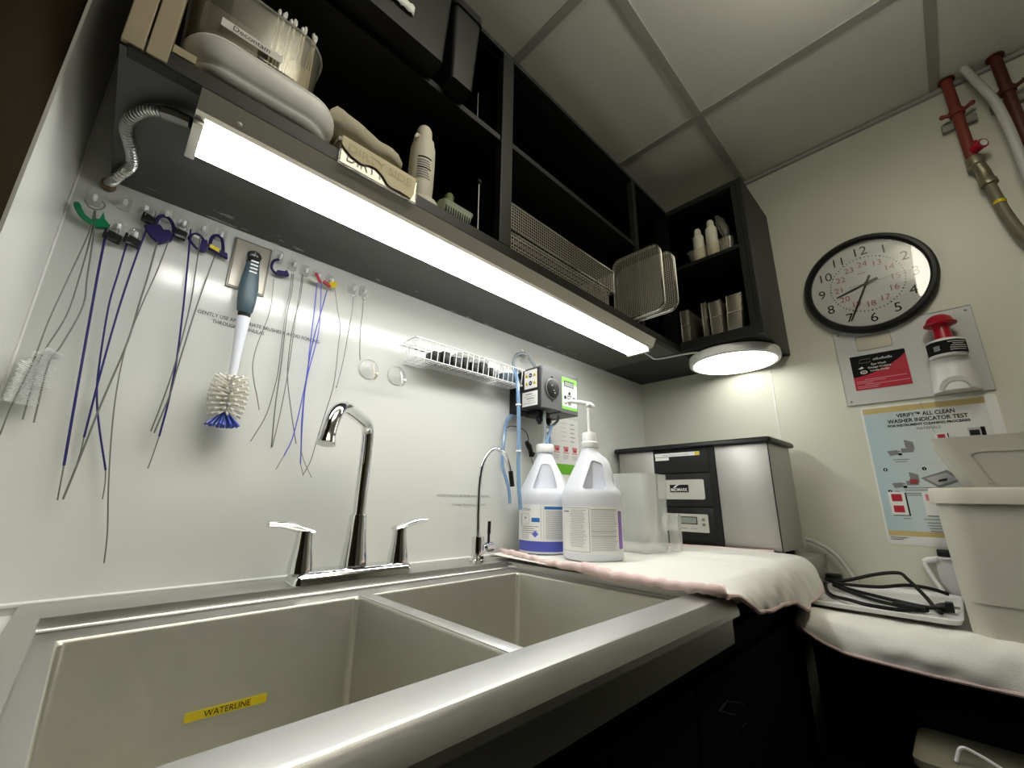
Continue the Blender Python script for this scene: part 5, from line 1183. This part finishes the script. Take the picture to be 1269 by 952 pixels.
def card(y, z, s, f=True):
    pb(y + .002, y - .030 * s, z - .002, z + .052 * s, 'ink'); pb(y + .004, y - .027 * s, z, z + .054 * s, 'paper', d=.0015)
    m_ = 'redp' if f else 'paper'
    pb(y - .002, y - .021 * s, z + .032 * s, z + .049 * s, m_, d=.0018); pb(y - .002, y - .021 * s, z + .006 * s, z + .022 * s, m_, d=.0018)
card(-.865, 1.192, .78); card(-.742, 1.016, 1.15); card(-.812, 1.016, 1.15, False)
pb(-.814, -.836, 1.055, 1.072, 'pinkp', d=.0020)
pb(-.926, -.955, 1.200, 1.242, 'inklight'); pb(-.928, -.946, 1.222, 1.236, 'dgray', d=.0015); pb(-.949, -.957, 1.198, 1.243, 'ink', d=.0015)
b = MB(); b.prism([(-.813, 1.115), (-.845, 1.088), (-.895, 1.108), (-.868, 1.135)], RX(XW), .0012, .0014); b.build('picture', 'inkgray', sheet, smooth=False)
b = MB(); b.prism([(-.823, 1.114), (-.846, 1.095), (-.884, 1.110), (-.865, 1.128)], RX(XW), .0015, .0017); b.build('picture', 'inklight', sheet, smooth=False)
b = MB(); b.prism([(-.845, 1.104), (-.848, 1.110), (-.866, 1.114), (-.862, 1.106)], RX(XW), .0018, .0020); b.build('picture', 'dgray', sheet, smooth=False)
for y, z, q in ((-.744, 1.140, '1'), (-.825, 1.140, '2'), (-.744, 1.079, '3')):
    o_ = MB().prism([(y + .0048 * math.cos(a), z + .0048 * math.sin(a)) for a in [2 * PI * k / 16 for k in range(16)]], RX(XW), .0012, .0014).build('step_mark', 'ink', sheet, smooth=False)
    text(q, o_, (XW - .0014, y, z - .0026), RD, UP, height=.0052, width=.0025, m='paper', off=.0003)
for a0, a1, z in ((-.765, -.800, 1.166), (-.770, -.795, 1.160), (-.870, -.895, 1.182), (-.752, -.812, 1.073), (-.760, -.815, 1.068), (-.825, -.90, 1.078), (-.835, -.905, 1.073),
                  (-.755, -.765, 1.0785), (-.775, -.90, 1.082), (-.775, -.88, 1.088), (-.760, -.775, 1.006), (-.800, -.850, 1.005), (-.805, -.845, .996), (-.805, -.855, .989), (-.808, -.86, .982), (-.808, -.85, .975),
                  (-.724, -.76, .955), (-.724, -.75, .950)):
    pb(a0, a1, z, z + .0022, 'inkgray', 'print_line')
pb(-.760, -.930, 1.1525, 1.1530, 'inklight', 'print_line')
cr = MB(); cr.tube([Vector((XW - .0016, y, z)) for y, z in ((-.850, 1.325), (-.853, 1.30), (-.856, 1.27), (-.872, 1.20))], .0014, 5); cr.build('laminate_fold', 'clear', po)

# outlet with adaptor
ol = thing('power_adaptor', 'white plug-in adaptor with black top on the wall beside the tote', 'adaptor', (XW, -.83, .82))
MB().box(XW - .008, XW, -.875, -.803, .818, .914, bev=.003).build('cover', 'white', ol)
MB().box(XW - .022, XW - .0081, -.872, -.812, .908, .9145, bev=.002).build('ledge', 'white', ol)
MB().box(XW - .020, XW - .0005, -.868, -.810, .9150, .932, bev=.003).build('plug', 'black', ol)
MB().tube(spline([(XW - .012, -.806, .9065), (XW - .014, -.792, .9035), (XW - .016, -.784, .8985), (XW - .018, -.785, .885), (XW - .022, -.798, .850), (XW - .026, -.806, .832)], 5), [.0075] * 11 + [.0055] * 15, 10).build('lead', 'white', ol)
tag(MB().tube(spline([(1.605, -.525, .9365), (1.603, -.545, .932), (1.602, -.575, .916), (1.601, -.600, .891), (1.601, -.622, .852), (1.601, -.632, .8305)], 6), .0058, 10).build('gray_hose', 'graywhite'), 'grey hose arching down from behind the washer to the lower counter', 'hose')
tag(MB().box(1.555, 1.585, -.605, -.568, .8295, .850, bev=.004).build('black_block', 'black'), 'small black block at the counter end beside the grey hose', 'block')

# gas and water pipes
def pipe(y, zb_, m_, label, valve):
    t = thing('ceiling_pipe', label, 'pipe', (1.6, y, zb_))
    MB().tube([(1.6, y, ZC - .0005), (1.6, y, zb_)], .0125, 16).build('pipe', m_, t)
    MB().lathe([(.019, 0), (.019, .003), (.0128, .004)], (1.6, y, ZC - .0055), n=20).build('collar', 'dkpipe', t)
    MB().box(1.613, XW, y - .036, y + .036, 2.118, 2.140, bev=.001).build('strut', 'strut', t, smooth=False)
    b = MB(); b.lathe([(.0155, -.009), (.0165, -.008), (.0165, .008), (.0155, .009)], (1.6, y, 2.155), n=20)
    b.tube([(1.598, y + .015, 2.155), (1.596, y + .028, 2.157)], [.006, .005], 8); b.tube([(1.598, y - .015, 2.157), (1.596, y - .030, 2.163)], [.006, .005], 8)
    b.ball((1.596, y + .030, 2.157), .007); b.ball((1.596, y - .032, 2.164), .007); b.build('clamp', m_, t)
    return t
p1 = pipe(-1.078, 1.985, 'redpipe', 'red painted pipe coming down from the ceiling, with red valve knob and hose', True)
vv = MB().tube([(1.595, -1.085, 2.012), (1.582, -1.096, 2.012)], [.013, .013], 12).build('valve', 'red', p1)
MB().tube([(1.582, -1.096, 2.012), (1.574, -1.102, 2.011)], [.0125, .0135], 14).build('knob', 'red', vv)
MB().tube([(1.5735, -1.1023, 2.011), (1.5725, -1.1031, 2.0109)], [.0095, .0095], 14).build('knob_face', 'white', vv)
MB().tube([(1.59, -1.09, 2.022), (1.588, -1.092, 2.036)], [.005, .004], 8).build('stem', 'red', vv)
MB().tube([(1.6, -1.080, 1.992), (1.6, -1.081, 1.985), (1.6, -1.081, 1.965), (1.6, -1.085, 1.962), (1.599, -1.089, 1.935), (1.599, -1.090, 1.91), (1.598, -1.091, 1.905), (1.598, -1.092, 1.893)], [.0165, .0185, .0185, .014, .0145, .016, .018, .018], 14).build('coupling', 'brass', p1)
ho = MB().tube(spline([(1.598, -1.092, 1.894), (1.598, -1.096, 1.85), (1.598, -1.103, 1.79), (1.597, -1.120, 1.71), (1.595, -1.16, 1.62), (1.59, -1.24, 1.55), (1.588, -1.34, 1.52)], 6), .0115, 12).build('hose', 'hose', p1)
MB().lathe([(.0122, -.005), (.0126, -.004), (.0126, .004), (.0122, .005)], (1.598, -1.0985, 1.833), (0, -.1, 1), n=18).build('yellow_band', 'yellow', ho)
p2 = pipe(-1.176, 1.20, 'dkpipe', 'dark red pipe coming down from the ceiling at the right edge', False)
tag(MB().tube(spline([(1.585, -1.115, ZC - .0005), (1.580, -1.128, 2.21), (1.572, -1.144, 2.12), (1.568, -1.150, 2.02), (1.567, -1.151, 1.9), (1.567, -1.151, 1.70), (1.57, -1.145, 1.45), (1.58, -1.14, 1.22)], 6), .0105, 12).build('white_hose', 'graywhite'), 'grey white hose hanging from the ceiling between the two red pipes', 'hose')

# ================================================================== things on the shelves
ZS = 1.5532
ys = YF
wb = thing('white_container', 'long rounded white plastic container on the cabinet shelf edge under the clear bin', 'container', (.065, -.22, 1.557))
def wr(z, i): return rrect(-.030 + i, .1655 - i, -.318 + i, -.118 - i, .047 - i * .6, z, 7)
b = MB(); b.loft([wr(1.5575, .024), wr(1.559, .018), wr(1.566, .0115), wr(1.572, .0085), wr(1.5745, .0088), wr(1.577, .0060), wr(1.586, .0025), wr(1.598, 0), wr(1.6075, .0)]); b.build('base', 'white', wb, angle=60)
b = MB(); b.loft([wr(1.608, .0), wr(1.6145, .0025), wr(1.619, .008), wr(1.6215, .016)]); b.build('lid', 'white', wb, angle=60)
cb = thing('clear_bin', 'clear bin labelled Decontam on top of the white container', 'bin', (.05, -.21, 1.622))
b = MB(); ro = [rrect(-.022, .118, -.299, -.125, .035, 1.6222), rrect(-.030, .127, -.306, -.118, .04, 1.628), rrect(-.034, .132, -.310, -.114, .044, 1.712)]
ri = [rrect(-.0325, .1305, -.3085, -.1155, .0425, 1.712), rrect(-.0285, .1255, -.3045, -.1195, .0385, 1.6295)]
b.loft(ro + ri); b.build('body', 'clear3', cb)
b = MB(); b.tube(rrect(-.0355, .1335, -.3115, -.1125, .045, 1.713), .0019, 6, closed=True); b.build('rim', 'clear2', cb)
ll = MB().box(.001, .074, -.3120, -.3113, 1.6345, 1.6475).build('label', 'paper', cb, smooth=False)
text('Decontam', ll, (.036, -.3121, 1.6375), (1, 0, 0), (0, 0, 1), width=.044, height=.0078, m='ink')
for k in range(12):
    xx = .060 + k * .0050; tilt = .004 * math.sin(k * 2.2)
    s = thing('cotton_swab', 'white cotton swab standing at the front of the clear bin', 'swab', (xx, -.296, 1.632), 'cotton swabs in the clear bin')
    zt_ = 1.731 + .003 * math.sin(k * 1.7)
    MB().tube([(xx, -.290, 1.631), (xx + tilt, -.3035, zt_ - .008)], .0012, 6).build('stick', 'ivory', s)
    MB().tube([(xx + tilt, -.3035, zt_ - .0085), (xx + tilt, -.3037, zt_ - .005), (xx + tilt, -.304, zt_), (xx + tilt, -.304, zt_ + .0035)], [.0014, .0024, .0024, .0010], 8).build('tip', 'white', s)
tag(MB().box(-.020, .048, -.285, -.20, 1.631, 1.690, bev=.004).build('gray_pouch', 'gray'), 'dark grey pouch standing in the left of the clear bin', 'pouch')
tag(MB().lathe([(.018, 0), (.019, .003), (.019, .045), (.012, .050), (.012, .058)], (.072, -.262, 1.631), n=20).build('gray_pot', 'gray'), 'small grey pot inside the clear bin', 'pot')
tag(MB().box(.086, .118, -.285, -.23, 1.631, 1.684, bev=.003).build('cream_carton', 'creamp'), 'small cream carton inside the right of the clear bin', 'carton')

# folded cloths
def folded(x0, x1, zl, zr, hl, hr, y0, y1, label, wav):
    m = MB(); rings = []
    n = 14
    for i in range(n + 1):
        k = i / n; x = x0 + (x1 - x0) * k; zb_ = zl + (zr - zl) * k; h = hl + (hr - hl) * k
        end = min(1, i / 1.2, (n - i) / 1.2); h *= .55 + .45 * end
        z0 = zb_ + .0012 * wav * math.sin(k * 9); ring = []
        for j in range(24):
            a = 2 * PI * j / 24; ca, sa = math.cos(a), math.sin(a)
            yy = (y0 + y1) / 2 - (y1 - y0) / 2 * abs(ca) ** .35 * (1 if ca > 0 else -1)
            zz = z0 + h / 2 + h / 2 * abs(sa) ** .6 * (1 if sa > 0 else -1) + .0015 * wav * math.sin(k * 14 + j)
            ring.append(Vector((x, yy, max(zz, z0))))
        rings.append(ring)
    m.loft(rings)
    return tag(m.build('folded_cloth', 'cloth', angle=60), label, 'cloth', 'beige folded cloths on the shelf')
folded(.172, .298, 1.5575, 1.5575, .018, .016, -.300, -.12, 'bottom beige folded cloth, its ragged end near the spray bottle', .5)
folded(.168, .292, 1.5780, 1.5755, .016, .012, -.300, -.12, 'middle beige folded cloth of the stack', 1.0)
folded(.150, .276, 1.6, 1.590, .052, .034, -.302, -.12, 'thick beige folded cloth on top of the stack by the white container', 1.4)

# sign
sg = thing('sign_holder', 'clear sign holder with torn cream paper reading DIRTY SIDE on the cabinet edge', 'sign', (.236, -.31, 1.531))
y_ = YF - .0012
MB().box(.169, .304, y_ - .0012, y_, 1.531, 1.5775, bev=.0003).build('clear_panel', 'clear', sg, smooth=False)
MB().tube([(.1695, y_ - .0035, 1.5315), (.3035, y_ - .0035, 1.5315), (.3035, y_ - .0035, 1.577), (.1695, y_ - .0035, 1.577)], .0011, 6, closed=True).build('edge', 'graywhite', sg)
bkp = MB().box(.1715, .3015, y_ - .0022, y_ - .0014, 1.5335, 1.5755).build('back_sheet', 'plate', sg, smooth=False)
text('DIRTY SIDE', bkp, (.236, y_ - .0023, 1.5400), (1, 0, 0), (0, 0, 1), width=.112, height=.022, m='inklight')
pp = [(.1700, 1.5790), (.2990, 1.5790), (.2965, 1.5450), (.2930, 1.5345), (.2750, 1.5370), (.2550, 1.5355), (.2490, 1.5375), (.2380, 1.5490), (.2270, 1.5545), (.2160, 1.5530), (.2080, 1.5490), (.2020, 1.5475), (.1860, 1.5510), (.1760, 1.5570), (.1705, 1.5630)]
pp2 = MB().prism(pp, frX(y_), -.0056, -.0048).build('torn_paper', 'creamp', sg, smooth=False)
text('DIRTY SIDE', pp2, (.2345, y_ - .0057, 1.5560), (1, 0, 0), (0, 0, 1), width=.110, height=.0145, m='creamtext', bold=.01)
# spray bottle
sb = thing('spray_bottle', 'cream pump spray bottle with small print, standing in a round white base', 'bottle', (.329, -.265, 1.557))
SBx, SBy = .332, -.268
MB().lathe([(.022, 0), (.0235, .003), (.0245, .03), (.0245, .085), (.0235, .118), (.0215, .126)], (SBx, SBy, 1.5765), n=30).build('body', 'ivory', sb)
MB().lathe([(.0205, 0), (.0205, .008), (.0155, .012), (.0150, .034), (.012, .041), (.0, .043)], (SBx, SBy, 1.7030), n=24).build('pump_head', 'ivory', sb)
MB().tube([(SBx - .012, SBy - .006, 1.712), (SBx - .022, SBy - .012, 1.708), (SBx - .026, SBy - .014, 1.697)], [.004, .0035, .0025], 8).build('spout', 'ivory', sb)
l3 = patch(SBx, SBy, .0247, 205, 300, 1.61, 1.668, 14, .0003).build('label', 'ivory', sb)
for k in range(9):
    patch(SBx, SBy, .0252, 222, 285 - (k * 13 % 17), 1.656 - k * .0053 - (0 if k == 0 else .002), 1.6575 - k * .0053 + (.002 if k == 0 else -.0005), 8, .0002).build('print_line', 'ink' if k in (0, 4) else 'inkgray', l3)
MB().lathe([(.034, 0), (.035, .004), (.032, .014), (.024, .018), (.0225, .019)], (SBx + .004, SBy, 1.5575), n=30).build('base', 'ivory', sb)
tag(MB().box(.297, .311, -.222, -.19, 1.5575, 1.628, bev=.003).build('orange_bottle', 'orange'), 'orange bottle half hidden behind the cream spray bottle', 'bottle')
# planter basket with green fingers
pb_ = thing('slotted_basket', 'small mint green slotted basket on the shelf beside the spray bottle', 'basket', (.4, -.27, 1.557))
b = MB(); b.loft([rrect(.372, .434, -.295, -.225, .008, 1.5575), rrect(.368, .439, -.299, -.221, .008, 1.585), rrect(.366, .441, -.301, -.219, .009, 1.589), rrect(.369, .438, -.298, -.222, .008, 1.5895), rrect(.374, .432, -.293, -.227, .008, 1.562)])
b.build('body', 'mint', pb_)
b = MB()
for k in range(11): b.box(.3735 + k * .0055, .376 + k * .0055, -.3002 + .0018, -.2945, 1.5645, 1.578)
b.build('slots', 'dgray', pb_, smooth=False)
pl = thing('artificial_cactus', 'dark green three-armed toy-like cactus in the mint basket', 'cactus', (.40, -.26, 1.563))
for p0, p1, r_ in (((.398, -.262, 1.566), (.404, -.262, 1.640), .0098), ((.396, -.270, 1.566), (.376, -.278, 1.603), .0105), ((.402, -.268, 1.566), (.436, -.276, 1.606), .0095)):
    a, c = Vector(p0), Vector(p1); d = (c - a)
    MB().tube([a, a + d * .5, a + d * .9, a + d * .97, c], [r_ * .8, r_, r_, r_ * .7, r_ * .15], 12).build('arm', 'leaf', pl)
rd = thing('steel_rod', 'thin upright steel rod with a round knob in the left cabinet bay', 'rod', (.457, -.285, 1.557))
MB().tube([(.462, -.285, 1.5535), (.460, -.285, 1.684)], .0016, 8).build('rod', 'wire', rd)
MB().ball((.4595, -.285, 1.690), .0062).build('knob', 'dgray', rd)
tag(MB().tube([(.452, -.280, 1.8325), (.4505, -.280, 1.93)], .0012, 8).build('steel_rod', 'wire'), 'thin upright steel rod on the upper shelf of the left bay', 'rod')
# black bins on the upper shelf
for (a, b2, yf_, z1), l in (((.105, .325, -.352, 2.045), 'black bin with a crinkled white label on the upper shelf edge'), ((.333, .402, -.345, 2.03), 'narrow black bin beside the labelled one on the upper shelf')):
    t = thing('black_bin', l, 'bin', ((a + b2) / 2, -.2, 1.8325), 'black bins on the upper shelf')
    m = MB(); m.loft([rrect(a + .008, b2 - .008, yf_ + .008, -.06, .008, 1.8328), rrect(a, b2, yf_, -.05, .01, z1 - .02)]); m.build('body', 'black', t)
    m = MB(); m.loft([rrect(a - .003, b2 + .003, yf_ - .004, -.048, .012, z1 - .0195), rrect(a - .003, b2 + .003, yf_ - .004, -.048, .012, z1)]); m.build('rim', 'black', t)
    if 'label' in l and 'crinkled' in l:
        m = MB(); n = 10
        vs = []
        for i in range(n + 1):
            for j in range(2): vs.append(Vector((.195 + .050 * i / n, yf_ + .0035 - .0015 * abs(math.sin(i * 1.9)) - (.0035 if j else .001), 1.872 + j * .018 + .0015 * math.sin(i * 2.3))))
        m.add(vs, [(2 * i, 2 * i + 2, 2 * i + 3, 2 * i + 1) for i in range(n)]); lo = m.build('label', 'paper', t); solidify(lo, .0006, 0, 0)

# mesh baskets
def mesh_basket(x0, x1, y0, y1, z0, z1, label, dx=.0072, dz=.0072, parent_group='stacked mesh baskets'):
    t = thing('mesh_basket', label, 'basket', ((x0 + x1) / 2, (y0 + y1) / 2, z0), parent_group)
    f = MB()
    for z in (z0 + .001, z1): f.tube([(x0, y0 - .001, z), (x1, y0 - .001, z), (x1, y1, z), (x0, y1, z)], .0024, 6, closed=True)
    for x in (x0, x1):
        for y in (y0, y1): f.tube([(x, y, z0), (x, y, z1)], .0016, 6)
    f.build('frame', 'chrome', t)
    w = MB(); k = int((x1 - x0) / dx)
    for i in range(1, k): x = x0 + (x1 - x0) * i / k; w.tube([(x, y0, z0), (x, y0, z1)], .0006, 4, cap=False); w.tube([(x, y1, z0), (x, y1, z1)], .0006, 4, cap=False)
    q = int((z1 - z0) / dz)
    for i in range(1, q): z = z0 + (z1 - z0) * i / q; w.tube([(x0, y0, z), (x1, y0, z), (x1, y1, z), (x0, y1, z)], .0006, 4, closed=True)
    k2 = int((y1 - y0) / dx)
    for i in range(1, k2): y = y0 + (y1 - y0) * i / k2; w.tube([(x1, y, z0), (x1, y, z1)], .0006, 4, cap=False); w.tube([(x0, y, z0), (x0, y, z1)], .0006, 4, cap=False)
    w.build('mesh_sides', 'mesh', t, smooth=False)
    w = MB()
    for i in range(1, k // 2): x = x0 + (x1 - x0) * i / (k // 2); w.tube([(x, y0, z0), (x, y1, z0)], .0006, 4, cap=False)
    for i in range(1, k2 // 2): y = y0 + (y1 - y0) * i / (k2 // 2); w.tube([(x0, y, z0), (x1, y, z0)], .0006, 4, cap=False)
    w.build('mesh_bottom', 'mesh', t, smooth=False)
    return t
mesh_basket(.545, .945, -.283, -.08, 1.5560, 1.618, 'lower long steel mesh basket in the middle cabinet bay')
mesh_basket(.545, .978, -.283, -.08, 1.6260, 1.694, 'upper long steel mesh basket stacked in the middle cabinet bay')
mesh_basket(.86, 1.07, -.27, -.12, 1.8395, 1.872, 'small steel mesh basket on the shelf above the long baskets', parent_group='small mesh basket on the middle shelf')
# mesh trays standing on edge
def mesh_tray(x, y0, y1, z0, z1, r, label, lean=0.0):
    t = thing('mesh_tray', label, 'tray', (x, (y0 + y1) / 2, z0), 'mesh trays standing on edge')
    out = rrect(y0, y1, z0, z1, r, 0, 6)
    def P3(q, dx=0): return Vector((x + dx + (q.y - z0) * lean, q.x, q.y))
    MB().tube([P3(q) for q in out], .0021, 8, closed=True).build('rim', 'chrome', t)
    w = MB(); st = .0058
    def inside_span(v, vertical):
        lo, hi = (z0, z1) if vertical else (y0, y1); a0, a1 = (y0, y1) if vertical else (z0, z1)
        d = min(v - a0, a1 - v)
        cut = r - math.sqrt(max(0, r * r - (r - d) ** 2)) if d < r else 0
        return lo + cut, hi - cut
    n = int((y1 - y0) / st)
    for i in range(1, n):
        y = y0 + (y1 - y0) * i / n; a, b = inside_span(y, True); w.tube([P3(Vector((y, a, 0))), P3(Vector((y, b, 0)))], .0008, 4, cap=False)
    n = int((z1 - z0) / st)
    for i in range(1, n):
        z = z0 + (z1 - z0) * i / n; a, b = inside_span(z, False); w.tube([P3(Vector((a, z, 0))), P3(Vector((b, z, 0)))], .0008, 4, cap=False)
    w.build('mesh', 'mesh', t, smooth=False)
    b = MB(); b.tube([P3(q, .010) for q in out], .0016, 6, closed=True)
    for k in range(0, len(out), 2): b.tube([P3(out[k]), P3(out[k], .010)], .0008, 4)
    b.build('side_wires', 'mesh', t)
mesh_tray(1.030, -.405, -.250, 1.5560, 1.765, .026, 'front steel mesh tray standing on edge, sticking out of the cabinet')
mesh_tray(1.054, -.432, -.250, 1.5560, 1.742, .030, 'rear steel mesh tray standing on edge behind the other', .0)

# wing shelves
ub = thing('clear_bin', 'small clear bin holding two white bottles on the wing cabinet shelf', 'bin', (1.44, -.44, 1.8555))
b = MB(); b.loft([rrect(1.362, 1.52, -.505, -.365, .012, 1.8558), rrect(1.356, 1.526, -.511, -.352, .014, 1.902), rrect(1.358, 1.524, -.509, -.354, .013, 1.902), rrect(1.366, 1.516, -.501, -.369, .011, 1.8575)]); b.build('body', 'clear3', ub)
for (x, y, h), l in (((1.405, -.385, .150), 'left white capped bottle in the clear bin, wing cabinet'), ((1.400, -.433, .160), 'right white capped bottle in the clear bin, wing cabinet')):
    t = thing('white_bottle', l, 'bottle', (x, y, 1.858), 'white bottles in the wing cabinet')
    MB().lathe([(.018, 0), (.0195, .003), (.0195, h - .042), (.0185, h - .034), (.013, h - .028), (.012, h - .027)], (x, y, 1.8580), n=24).build('body', 'ivory', t)
    MB().lathe([(.0125, 0), (.013, .002), (.0115, .020), (.0085, .026), (0, .0265)], (x, y, 1.8580 + h - .0268), n=20).build('cap', 'ivory', t)
tag(MB().tube(spline([(1.40, -.470, 1.860), (1.40, -.480, 1.90), (1.40, -.478, 1.95), (1.402, -.465, 2.0), (1.41, -.455, 2.025)], 5), [.012] * 10 + [.016] * 6 + [.010] * 5, 10).build('clear_pouch', 'clear3'), 'bent clear pouch standing beside the two bottles', 'pouch')
tag(MB().lathe([(.017, 0), (.0175, .003), (.0175, .085), (.015, .09)], (1.452, -.41, 1.8580), n=20).build('green_bottle', 'leaf'), 'dark green bottle behind the white ones in the clear bin', 'bottle')
def cassette(y0, y1, x, z1, lean, label, openw=False):
    t = thing('steel_cassette', label, 'cassette', (x, (y0 + y1) / 2, 1.5665), 'steel instrument cassettes in the wing cabinet')
    def S(v): return Vector((v.x, v.y + (v.z - 1.5665) * lean, v.z))
    m = MB().box(x, x + .16, y0, y1, 1.5665, z1, bev=.0025); m.v = [S(v) for v in m.v]; m.build('body', 'cassette', t)
    for yy in (y0, y1):
        m = MB().tube([(x - .0015, yy, 1.5690), (x - .0015, yy, z1 - .001), (x + .15, yy, z1)], .0016, 6); m.v = [S(v) for v in m.v]; m.build('edge_rail', 'chrome', t)
    m = MB().box(x - .0022, x - .0002, y0 + .002, y1 - .002, 1.632, 1.635); m.v = [S(v) for v in m.v]; m.build('seam', 'mesh', t)
    m = MB().tube([(x - .003, y0 - .002, 1.625), (x - .006, y0 - .003, 1.632), (x - .003, y0 - .002, 1.640)], .0018, 6); m.v = [S(v) for v in m.v]; m.build('latch', 'chrome', t)
cassette(-.340, -.310, 1.362, 1.690, .0, 'dark steel cassette standing at the left end of the wing cabinet floor')
cassette(-.398, -.384, 1.362, 1.696, .0, 'thin bright steel cassette, second in the wing cabinet row')
cassette(-.445, -.409, 1.362, 1.690, .0, 'steel cassette third in the wing cabinet row, leaning slightly')
cassette(-.502, -.457, 1.362, 1.694, -.06, 'steel cassette with a cross seam at the right end of the row')
